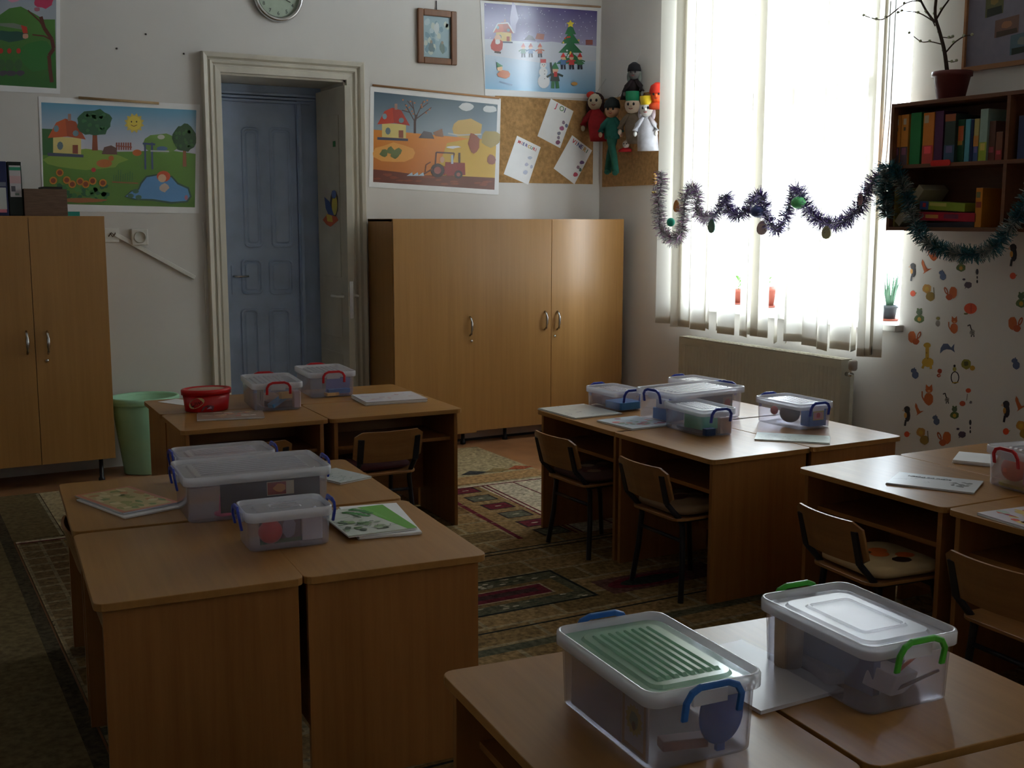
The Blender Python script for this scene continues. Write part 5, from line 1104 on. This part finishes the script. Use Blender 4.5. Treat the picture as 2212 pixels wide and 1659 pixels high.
# flower pot with bare blooming branches on the bookshelf
pc = PX(2052, 207, 4.58); t = thing('potted_branch', 'dark red pot with bare budding branches on the bookshelf', 'plant', (4.59, pc.y+.002, sz1+.0005))
M_POT2 = pm('dark_red_pot', (.16, .04, .04), .5, .4, noise=.08, nscale=12)
MB().lathe([(.062, 0), (.085, .112), (.094, .112), (.094, .135), (.086, .135), (.083, .12), (.001, .12)], (0, 0, 0), 26).build('pot', M_POT2, t)
MB().lathe([(.001, .118), (.083, .121)], (0, 0, 0), 20, cap0=False, cap1=False).build('soil', pm('soil', (.04, .03, .02), .9, .1, noise=.3, nscale=60), t)
M_BR = pm('bark', (.07, .045, .035), .8, .2, noise=.3, nscale=40); M_BUD = pm('bud', (.38, .40, .28), .7, .2, noise=.2, nscale=40)
def br(pts, r0, r1, dx=0):
    r0 *= 1.15; r1 *= 1.5
    Pp = [PX(x, y_, 4.59-dx*i/len(pts)*.5)-t.location for i, (x, y_) in enumerate(pts)]; S = smooth_path(Pp, 4); MB().tube(S, [r0+(r1-r0)*i/(len(S)-1) for i in range(len(S))], 6).build('branch', M_BR, t)
    for q_ in Pp[1:]: MB().ball(tuple(q_+Vector((0, .006, .004))), .006, .009, .007, n=8).build('bud', M_BUD, t)
br([(2046, 155), (2040, 110), (2030, 70), (2020, 30), (2024, -30), (2018, -90)], .009, .004)
br([(2020, 48), (2002, 25), (1985, -8), (1970, -50)], .005, .003, .05)
br([(1996, 14), (1985, 2), (1955, 8), (1915, 38), (1895, 42), (1868, 34)], .0035, .0015, .1)
br([(2019, 48), (1985, 28), (1950, 24), (1942, 28)], .003, .0015, .08)
br([(2036, 96), (2010, 90), (1990, 90), (1966, 72)], .003, .0012, .08)
br([(2020, 46), (2035, 20), (2055, -12), (2060, -60)], .0045, .002, -.04)
br([(2033, 80), (2052, 82), (2060, 80)], .0025, .0012, .02); br([(2044, 112), (2062, 92), (2084, 78), (2102, 76)], .0035, .0015, .05); br([(2046, 132), (2058, 134), (2068, 132)], .002, .001); br([(2020, 56), (2012, 40), (2004, 28)], .003, .0012)
# photo board on the window wall
a_, b_ = PX(2082, 157, XW), PX(2096, 0, XW)
t = thing('photo_board', 'wooden-framed photo board cut by the top right corner', 'board', (XW, a_.y, a_.z))
L_, Hh = .95, .62; fw_ = .022
fr = MB().box(-.02, 0, -L_, 0, 0, fw_).box(-.02, 0, -L_, 0, Hh-fw_, Hh).box(-.02, 0, -fw_*.6, 0, fw_, Hh-fw_).box(-.02, 0, -L_, -L_+fw_, fw_, Hh-fw_); fr.build('frame', wood('board_frame', 1, (.28, .12, .05), (.40, .19, .08)), t)
MB().box(-.006, -.001, -L_+fw_, -fw_*.6, fw_, Hh-fw_).build('panel', fm(128, 124, 142), t)
P = Print((-.0062, 0, 0), (0, -1, 0), (0, 0, 1), nrm=(-1, 0, 0)); 
P.blob(.62, .30, .25, .22, rgb(140, 132, 90), 14, .15, 2)
for (u, v, w2, h2, c, c2) in ((.11, .24, .10, .13, (95, 95, 60), (45, 50, 40)), (.17, .14, .13, .09, (115, 85, 75), (70, 55, 45)), (.26, .05, .14, .10, (80, 105, 120), (45, 55, 45)), (.35, .30, .20, .16, (90, 95, 90), (55, 60, 45)), (.5, .2, .14, .1, (120, 110, 80), (90, 90, 50))):
    P.poly([(u, v), (u+w2, v+.01), (u+w2, v+h2), (u, v+h2-.01)], rgb(*c)); P.poly([(u+.01, v), (u+w2-.005, v+.01), (u+w2-.01, v+h2*.35), (u+.01, v+h2*.3)], rgb(*c2)); P.blob(u+w2/2, v+h2*.6, w2*.25, h2*.2, rgb(min(255, c[0]+40), c[1]+20, c[2]), 8, .2, 3)
P.build('photos', t)

# ---------------- wall stickers
OR, GR, BL, YL, PU, BK = (190, 95, 45), (95, 115, 65), (85, 100, 135), (190, 150, 50), (85, 70, 90), (40, 38, 50)
def sticker(kind, x, y, s, label, flip=1):
    """s: height in px"""
    o = PX(x, y, XW-.0004); t = thing('wall_sticker', label, 'sticker', tuple(o)); X_ = XW-.0006
    P = Print(conv=lambda a, b: PX(x+a*flip*s, y+b*s, X_)-o, nrm=(-1, 0, 0), step=.00012)
    c = lambda k: rgb(*k)
    if kind == 'cat': P.blob(0, .22, .22, .3, c(OR), 12, .06); P.ell(.02, -.22, .17, .15, c(OR)); P.poly([(-.14, -.3), (-.12, -.48), (0, -.36)], c(OR)); P.poly([(.04, -.36), (.16, -.48), (.18, -.28)], c(OR)); P.line([(-.2, .3), (-.3, .1), (-.3, -.15)], .06, c(OR)); P.ell(.02, -.16, .07, .05, c((215, 150, 100)))
    elif kind == 'squirrel': P.blob(.15, -.1, .25, .38, c(OR), 12, .08); P.blob(-.1, .2, .22, .2, c((175, 80, 40)), 10, .08); P.ell(-.3, -.2, .11, .26, c((175, 80, 40)), rot=-.4); P.ell(-.3, -.2, .04, .15, c((200, 195, 190)), rot=-.4)
    elif kind == 'giraffe': P.blob(.02, .25, .22, .18, c(YL), 12, .05); P.line([(0, .2), (0, -.3)], .13, c(YL)); P.blob(-.0, -.38, .14, .1, c(YL), 10, .06); P.line([(-.1, .3), (-.18, .48)], .09, c(YL)); P.line([(.12, .3), (.14, .5)], .09, c(YL)); P.ell(.02, .1, .03, .03, c((150, 110, 40)), 6); P.ell(-.02, -.1, .03, .04, c((150, 110, 40)), 6)
    elif kind == 'frog': P.blob(0, .2, .32, .26, c(GR), 12, .1); P.blob(0, -.22, .2, .2, c((90, 110, 85)), 10, .08); P.ell(0, .22, .13, .14, c(YL)); P.ell(-.1, -.42, .06, .07, c(GR), 8); P.ell(.12, -.42, .06, .07, c(GR), 8)
    elif kind == 'hippo': P.blob(.05, .15, .28, .32, c(BL), 12, .08); P.blob(-.08, -.2, .24, .2, c(BL), 12, .08); P.ell(-.02, -.42, .05, .06, c(BL), 6)
    elif kind == 'toucan': P.blob(.05, -.3, .16, .17, c(BK), 10, .05); P.blob(.08, 0, .14, .3, c(BK), 10, .05); P.ell(-.02, -.02, .07, .14, c((205, 150, 70))); P.line([(.0, .2), (-.05, .5)], .1, c(BK)); P.poly([(-.08, -.35), (-.2, -.25), (-.06, -.2)], c((200, 170, 150)))
    elif kind == 'lion': P.blob(-.12, -.22, .25, .27, c((180, 130, 55)), 12, .12); P.blob(.08, .22, .26, .27, c((150, 120, 50)), 12, .08); P.ell(-.12, -.2, .12, .13, c(YL)); P.line([(.3, .3), (.26, -.3)], .05, c((110, 100, 70)))
    elif kind == 'apple': P.ell(0, 0, .42, .45, c((215, 75, 40)), 14); P.poly([(.35, -.1), (.6, -.2), (.5, .05)], c((150, 140, 60)))
    elif kind == 'pumpkin': P.ell(.05, -.02, .5, .42, c((215, 75, 35)), 16); P.blob(-.3, .38, .18, .08, c((120, 110, 70)), 8); P.ell(.1, -.02, .06, .4, c((190, 60, 30)), 10)
    elif kind == 'kangaroo': P.poly([(-.15, -.5), (-.02, -.32), (.02, -.15), (.2, .15), (.5, .12), (.2, .3), (-.1, .5), (-.02, .35), (-.1, .1), (-.2, -.2)], c(OR)); P.poly([(-.22, -.3), (-.1, -.4), (-.05, -.2)], c(OR))
    elif kind == 'mouse': P.blob(.1, .15, .34, .3, c(PU), 12, .12); P.ell(-.28, -.35, .14, .1, c(PU)); P.line([(-.2, .45), (0, .3)], .07, c(PU))
    elif kind == 'stick': P.ell(0, -.28, .09, .2, c(BK)); P.ell(0, .1, .05, .1, c(BK)); P.ell(0, .38, .06, .12, c(BK))
    elif kind == 'penguin': P.line([(.02-.2*math.sin(a_)*1, .18-.3*math.cos(a_)) for a_ in [2*math.pi*i/14 for i in range(15)]], .05, c(BK)); P.ell(0, -.25, .10, .12, c((170, 160, 80))); P.ell(0, -.42, .06, .07, c(BK)); P.line([(-.12, .45), (.2, .42)], .05, c(YL))
    elif kind == 'turtle': P.blob(-.1, -.05, .38, .4, c((140, 135, 55)), 12, .08); P.ell(.38, .25, .2, .2, c(YL)); P.blob(-.1, -.1, .2, .2, c((90, 90, 45)), 8, .2)
    elif kind == 'dolphin': P.poly([(-.6, .5), (-.55, .0), (-.3, -.4), (.1, -.4), (.4, -.05), (.7, -.4), (.65, .1), (.75, .4), (.4, .15), (0, .1), (-.3, .2)], c(BL))
    elif kind == 'zebra': P.blob(.12, .15, .2, .25, c((150, 145, 140)), 12, .2); P.line([(-.25, -.35), (-.05, -.45), (0, -.2), (.1, 0)], .1, c((60, 58, 62)));  P.line([(.0, .1), (.25, .15)], .05, c(BK)); P.line([(.05, .25), (.25, .28)], .05, c(BK)); P.line([(.05, .35), (.05, .5)], .08, c(BK)); P.line([(.25, .35), (.25, .5)], .08, c(BK))
    elif kind == 'bunny': P.blob(0, .15, .22, .3, c((165, 155, 150)), 12, .06); P.ell(0, .15, .17, .24, c((150, 143, 138))); P.ell(.02, -.3, .18, .14, c((150, 140, 75)))
    elif kind == 'bear': P.blob(.05, -.15, .22, .25, c((180, 80, 60)), 12, .1); P.blob(-.05, .28, .2, .18, c((180, 85, 60)), 10, .1); P.ell(-.03, .28, .07, .07, c((210, 170, 150)))
    elif kind == 'flower': P.ell(.05, -.4, .16, .14, c((205, 85, 50))); P.ell(-.3, .38, .18, .16, c((195, 80, 50))); P.line([(0, -.2), (-.05, .2)], .05, c((140, 130, 125))); P.blob(.2, .3, .1, .1, c((120, 110, 115)), 7, .3)
    P.build('print', t)
SK = [('cat', 2017, 545, 36, 'orange cat wall sticker just under the teal garland'), ('kangaroo', 1997, 576, 32, 'orange kangaroo wall sticker, uppermost one by the window'), ('toucan', 1970, 587, 40, 'black toucan wall sticker nearest the window'), ('hippo', 2036, 594, 24, 'blue grey hippo wall sticker, uppermost one'), ('frog', 2076, 572, 32, 'green frog wall sticker hanging right under the garland'),
 ('stick', 2111, 596, 32, 'thin dark caterpillar wall sticker, upper one'), ('mouse', 2089, 612, 24, 'dark mouse wall sticker, upper one'), ('apple', 1972, 634, 14, 'small orange apple wall sticker nearest the window'), ('lion', 2007, 632, 38, 'yellow lion wall sticker, upper one'), ('squirrel', 2054, 635, 34, 'orange squirrel wall sticker between lion and pumpkin'),
 ('pumpkin', 2095, 667, 28, 'bright orange pumpkin wall sticker'), ('frog', 1986, 682, 34, 'green frog wall sticker left of the small bunny'), ('bunny', 2026, 695, 24, 'pale bunny wall sticker with a yellow hat'), ('cat', 2061, 701, 38, 'orange cat wall sticker in the middle of the wall'), ('zebra', 2097, 714, 28, 'striped zebra wall sticker'),
 ('squirrel', 1975, 731, 34, 'orange squirrel wall sticker left of the giraffe'), ('giraffe', 2003, 768, 58, 'yellow giraffe wall sticker'), ('dolphin', 2045, 752, 24, 'blue grey dolphin wall sticker'), ('turtle', 2090, 788, 28, 'yellow green turtle wall sticker'), ('hippo', 1976, 806, 26, 'blue grey hippo wall sticker under the left squirrel'),
 ('bear', 2029, 805, 22, 'small reddish bear wall sticker'), ('penguin', 2062, 808, 42, 'penguin outline wall sticker'), ('cat', 2006, 852, 46, 'large orange cat wall sticker below the giraffe'), ('zebra', 2043, 860, 24, 'pale outlined calf wall sticker beside the large orange cat'), ('flower', 2090, 858, 36, 'red hearts and stem wall sticker below the turtle'),
 ('toucan', 1957, 898, 44, 'black toucan wall sticker above the desk block corner'), ('kangaroo', 1982, 884, 28, 'orange kangaroo wall sticker, lower one'), ('hippo', 2022, 907, 24, 'blue grey hippo wall sticker in the lower row'), ('frog', 2062, 891, 30, 'green frog wall sticker, lower one'), ('stick', 2096, 921, 30, 'thin dark caterpillar wall sticker, lower one'),
 ('mouse', 2076, 935, 24, 'dark mouse wall sticker, lower one'), ('apple', 1959, 938, 14, 'small orange apple wall sticker at the desk edge'), ('lion', 1994, 942, 38, 'yellow lion wall sticker, lower one'), ('squirrel', 2040, 949, 36, 'orange squirrel wall sticker, lowest one'),
 ('toucan', 2186, 550, 50, 'black toucan wall sticker under the right end of the shelf'), ('apple', 2188, 596, 16, 'orange apple wall sticker at the right edge, upper one'), ('frog', 2206, 648, 36, 'green frog wall sticker at the right edge'), ('squirrel', 2193, 702, 38, 'orange squirrel wall sticker at the right edge'), ('hippo', 2194, 785, 28, 'blue grey hippo wall sticker at the right edge'),
 ('toucan', 2171, 888, 48, 'black toucan wall sticker above the right-edge box'), ('kangaroo', 2200, 872, 34, 'orange kangaroo wall sticker at the right edge'), ('apple', 2173, 932, 16, 'orange apple wall sticker at the right edge, lower one'), ('lion', 2210, 928, 40, 'yellow lion wall sticker at the right edge')]
for s_ in SK: sticker(*s_, flip=-1 if s_[4].startswith('orange squirrel wall sticker left') or 'squirrel wall sticker at the right' in s_[4] else 1)

# ---------------- puppets by the cork board
def puppet(label, hx, hy, hs, face, robe, bottom, hat=None, hair=None, X=4.62, wide=1.0, sleeves=True, legs=None, hatcol=(40, 40, 45), neckpx=0, tilt=0):
    """hx, hy: head centre px; hs: head radius px; bottom: px (x, y) of the lowest point of the robe"""
    hs *= 1.22; wide *= 1.12; c = PX(hx, hy, X); r = (PX(hx, hy-hs, X)-PX(hx, hy+hs, X)).length/2; b_ = PX(*bottom, X)
    t = thing('puppet', label, 'puppet', tuple(c)); dv = b_-c
    body = MB(); L = []; n = 7
    th_ = math.radians(42); t.rotation_euler = (0, 0, th_); UN = Matrix.Rotation(-th_, 3, 'Z'); dv = UN @ dv
    for i in range(n+1):
        u = i/n; p = Vector((0, 0, -r*.8))*(1-u)+dv*u; ww = r*(.45+.75*min(1, u*2.2)-(.25*u if legs else -.15*u))*wide; L.append([p+Vector((.5*ww*math.sin(a_), ww*math.cos(a_), 0)) for a_ in [2*math.pi*k/12 for k in range(12)]])
    body.loft(L, True, True, smooth=True); body.build('robe', fm(*robe, .8, 'cloth', .2), t)
    hd = MB().ball((0, 0, 0), r*.95, r, r*1.1, n=16).ball((-r*.95, 0, -r*.1), r*.18).build('head', fm(*face, .6), t)
    for s_ in (-1, 1): MB().ball((-r*.86, s_*r*.36, r*.12), r*.10, r*.16, r*.2, n=8).build('eye', M_BLACK, hd)
    MB().tube([(-r*.92, -r*.25, -r*.42), (-r*.97, 0, -r*.52), (-r*.92, r*.25, -r*.42)], r*.05, 5).build('mouth', fm(150, 40, 40), hd)
    if sleeves:
        for s_ in (-1, 1):
            MB().tube([(0, s_*r*.4, -r*1.2), (-r*.3, s_*r*1.1*wide, -r*2.2), (-r*.5, s_*r*1.3*wide, -r*3.0)], [r*.38, r*.4, r*.45], 9).build('arm', fm(*robe, .8, 'cloth', .2), t)
            MB().ball((-r*.5, s_*r*1.32*wide, -r*3.35), r*.3, r*.28, r*.38, n=9).build('hand', fm(*face, .6), t)
    if hair: MB().ball((r*.25, 0, r*.15), r*1.02, r*1.12, r*1.08, n=14).ball((r*.1, -r*.9, -r*.6), r*.4, r*.35, r*.9).ball((r*.1, r*.9, -r*.6), r*.4, r*.35, r*.9).build('hair', fm(*hair, .8, 'hair', .3), t)
    if hat == 'crown': MB().lathe([(r*.85, r*.55), (r*1.0, r*1.75), (r*.95, r*1.75), (r*.8, r*.6)], (0, 0, 0), 16, cap0=False, cap1=False).build('crown', fm(*hatcol), t)
    if hat == 'cap': MB().lathe([(r*1.12, r*.25), (r*1.15, r*.6), (r*.95, r*1.3), (r*.3, r*1.75), (r*.01, r*1.8)], (0, 0, 0), 16).build('cap', fm(*hatcol, .8), t)
    if hat == 'bow': MB().ball((0, r*.6, r*.9), r*.4, r*.6, r*.45).build('bow', fm(*hatcol), t)
    if legs:
        for s_, (lx, ly) in zip((-1, 1), legs):
            f = UN @ (PX(lx, ly, X)-c); MB().tube([tuple(dv+Vector((0, s_*r*.3, r*.3))), tuple((dv+f)/2), tuple(f)], [r*.55, r*.5, r*.5], 9).ball(tuple(f+Vector((-r*.4, 0, 0))), r*.7, r*.4, r*.35).build('leg', fm(*legcol, .8, 'cloth', .2), t)
    MB().tube([(0, 0, r*.9), tuple(UN @ Vector((XW-.0105-X, 0, r+.11)))], .0018, 4).build('hanging_thread', fm(180, 180, 180), t)
    return t
legcol = (30, 95, 80)
puppet('puppet in red dress with a dark braid, leftmost by the corner', 1286, 220, 14, (205, 195, 170), (150, 20, 28), (1300, 305), hat='bow', hair=(60, 30, 30), hatcol=(210, 50, 35))
puppet('long-legged green elf puppet with a dark cap', 1322, 238, 13, (190, 150, 120), (25, 95, 85), (1322, 300), hat='cap', hatcol=(22, 30, 32), legs=((1313, 372), (1330, 374)), X=4.60)
puppet('puppet with green paper crown and white beard behind the queen', 1366, 228, 14, (200, 180, 160), (110, 95, 80), (1380, 310), hat='crown', hatcol=(20, 130, 90), X=4.655)
puppet('queen puppet in silver white dress with a yellow crown', 1397, 236, 13, (215, 212, 208), (200, 200, 208), (1400, 326), hat='crown', hair=(190, 180, 190), hatcol=(235, 200, 40), X=4.60)
puppet('grey-haired witch puppet with a black body hanging highest', 1370, 158, 11, (110, 110, 110), (38, 26, 32), (1358, 215), hat='cap', hair=(120, 130, 125), hatcol=(30, 30, 36), X=4.66)
puppet('small snowman-like doll in red at the bottom of the puppets', 1352, 312, 6.5, (215, 205, 195), (185, 25, 35), (1350, 328), sleeves=False, wide=1.3, X=4.68)
puppet('orange-faced puppet with a red hat half behind the blind', 1420, 206, 13, (235, 95, 40), (220, 80, 40), (1424, 236), hat='cap', hatcol=(210, 50, 30), sleeves=False, X=4.64)

# ================================================================== LEFT CABINET TOP, BIN
def folder(label, x0, x1, ytop, col, lab, y=6.78):
    a_, b_ = PY(x0, 460, y), PY(x1, 460, y); z0 = 1.5125; h = PY(x0, ytop, y).z-z0; t = thing('ring_binder', label, 'binder', ((a_.x+b_.x)/2, y, z0)); w = (b_.x-a_.x)-.002
    MB().box(-w/2, w/2, 0, .27, 0, h).build('cover', fm(*col), t, bevel=.003)
    P = Print((-w/2, -.0004, 0), (1, 0, 0), (0, 0, 1), nrm=(0, -1, 0))
    for (u0, v0, u1, v1, c) in lab: P.rect(w*u0, h*v0, w*u1, h*v1, rgb(*c))
    P.build('spine_label', t)
folder('dark green ring binder with a tall white and pink label', 21, 52, 349, (25, 35, 32), [(.12, .35, .92, .93, (195, 190, 195)), (.12, .84, .92, .90, (40, 140, 110)), (.12, .60, .92, .74, (200, 165, 170)), (.2, .45, .5, .55, (80, 80, 90)), (.45, .38, .75, .42, (110, 130, 120))])
folder('navy blue ring binder at the left edge with a white label', -10, 20, 348, (28, 38, 85), [(.1, .12, .88, .52, (190, 195, 195)), (.1, .54, .9, .62, (110, 115, 130)), (.1, .06, .85, .12, (190, 110, 125))])
a_, b_ = PY(54, 465, 6.76), PY(147, 465, 6.76); t = thing('cardboard_box', 'brown cardboard box on the left cabinet', 'box', ((a_.x+b_.x)/2, 6.76, 1.5125)); w2 = (b_.x-a_.x)/2; h2 = PY(100, 408, 6.76).z-1.5125
MB().box(-w2, w2, 0, .22, 0, h2).build('carton', pm('brown_card', (.16, .10, .07), .8, .2, noise=.2, nscale=14, stretch=(1, 1, 8)), t, bevel=.002); MB().box(-w2*.1, w2*.8, .0, .2, h2+.0005, h2+.012).build('flap', fm(45, 40, 35), t)
p = PY(160, 461, 6.78); MB().box(-.035, .035, 0, .1, 0, .024).build('teal_box', fm(40, 150, 135), label='small teal box at the right end of the left cabinet top', cat='box', loc=(p.x-.005, 6.78, 1.5125))
p = PZ(300, 1014, 0)
t = thing('waste_bin', 'mint green plastic waste bin between cabinet and desks', 'bin', (1.362, 6.925, .0005))
M_MINT = pm('mint_plastic', rgb(175, 228, 195), .4, .4, noise=.04, nscale=10)
def rb(r, z, k=.86):
    pts = []
    for i in range(24):
        a_ = 2*math.pi*i/24; rr_ = r*(1-.10*abs(math.sin(2*a_))**3*(1 if z < .40 else .2)); pts.append(Vector((rr_*math.cos(a_), rr_*math.sin(a_)*k, z)))
    return pts
MB().loft([rb(.125, 0), rb(.13, .006), rb(.19, .44), rb(.19, .441), rb(.183, .44), rb(.124, .012)], True, True, smooth=True).build('bucket', M_MINT, t)
MB().loft([rb(.19, .415), rb(.202, .418), rb(.206, .452), rb(.198, .460), rb(.186, .456), rb(.184, .43)], False, False, smooth=True).build('rim', M_MINT, t)

# ---- groups of alike things
GR = {'school_desk': 'school desks in blocks of four', 'school_chair': 'school chairs tucked at the desks', 'storage_box': 'plastic storage boxes on the desks', 'book': 'books on the wall shelf', 'game_box': 'boxes on the lower shelf',
 'wall_sticker': 'animal stickers on the window wall', 'puppet': 'puppets hanging at the cork board', 'day_card': 'weekday cards on the cork board', 'ornament': 'ornaments on the garland', 'ring_binder': 'ring binders on the left cabinet',
 'workbook': 'workbooks lying on the desks', 'poster': 'season posters on the door wall', 'wall_plug': 'plug holes in the door wall', 'seat_cushion': 'seat cushions on the chairs', 'storage_cabinet': 'beech laminate cabinets', 'cork_board': 'cork boards', 'potted_plant': 'pots on the window sill', 'tinsel_garland': 'tinsel garlands', 'vertical_blind': 'vertical blinds'}
for o in D.objects:
    if o.parent is None and 'label' in o:
        k = o.name.split('.')[0]
        if k in GR and 'group' not in o: o['group'] = GR[k]
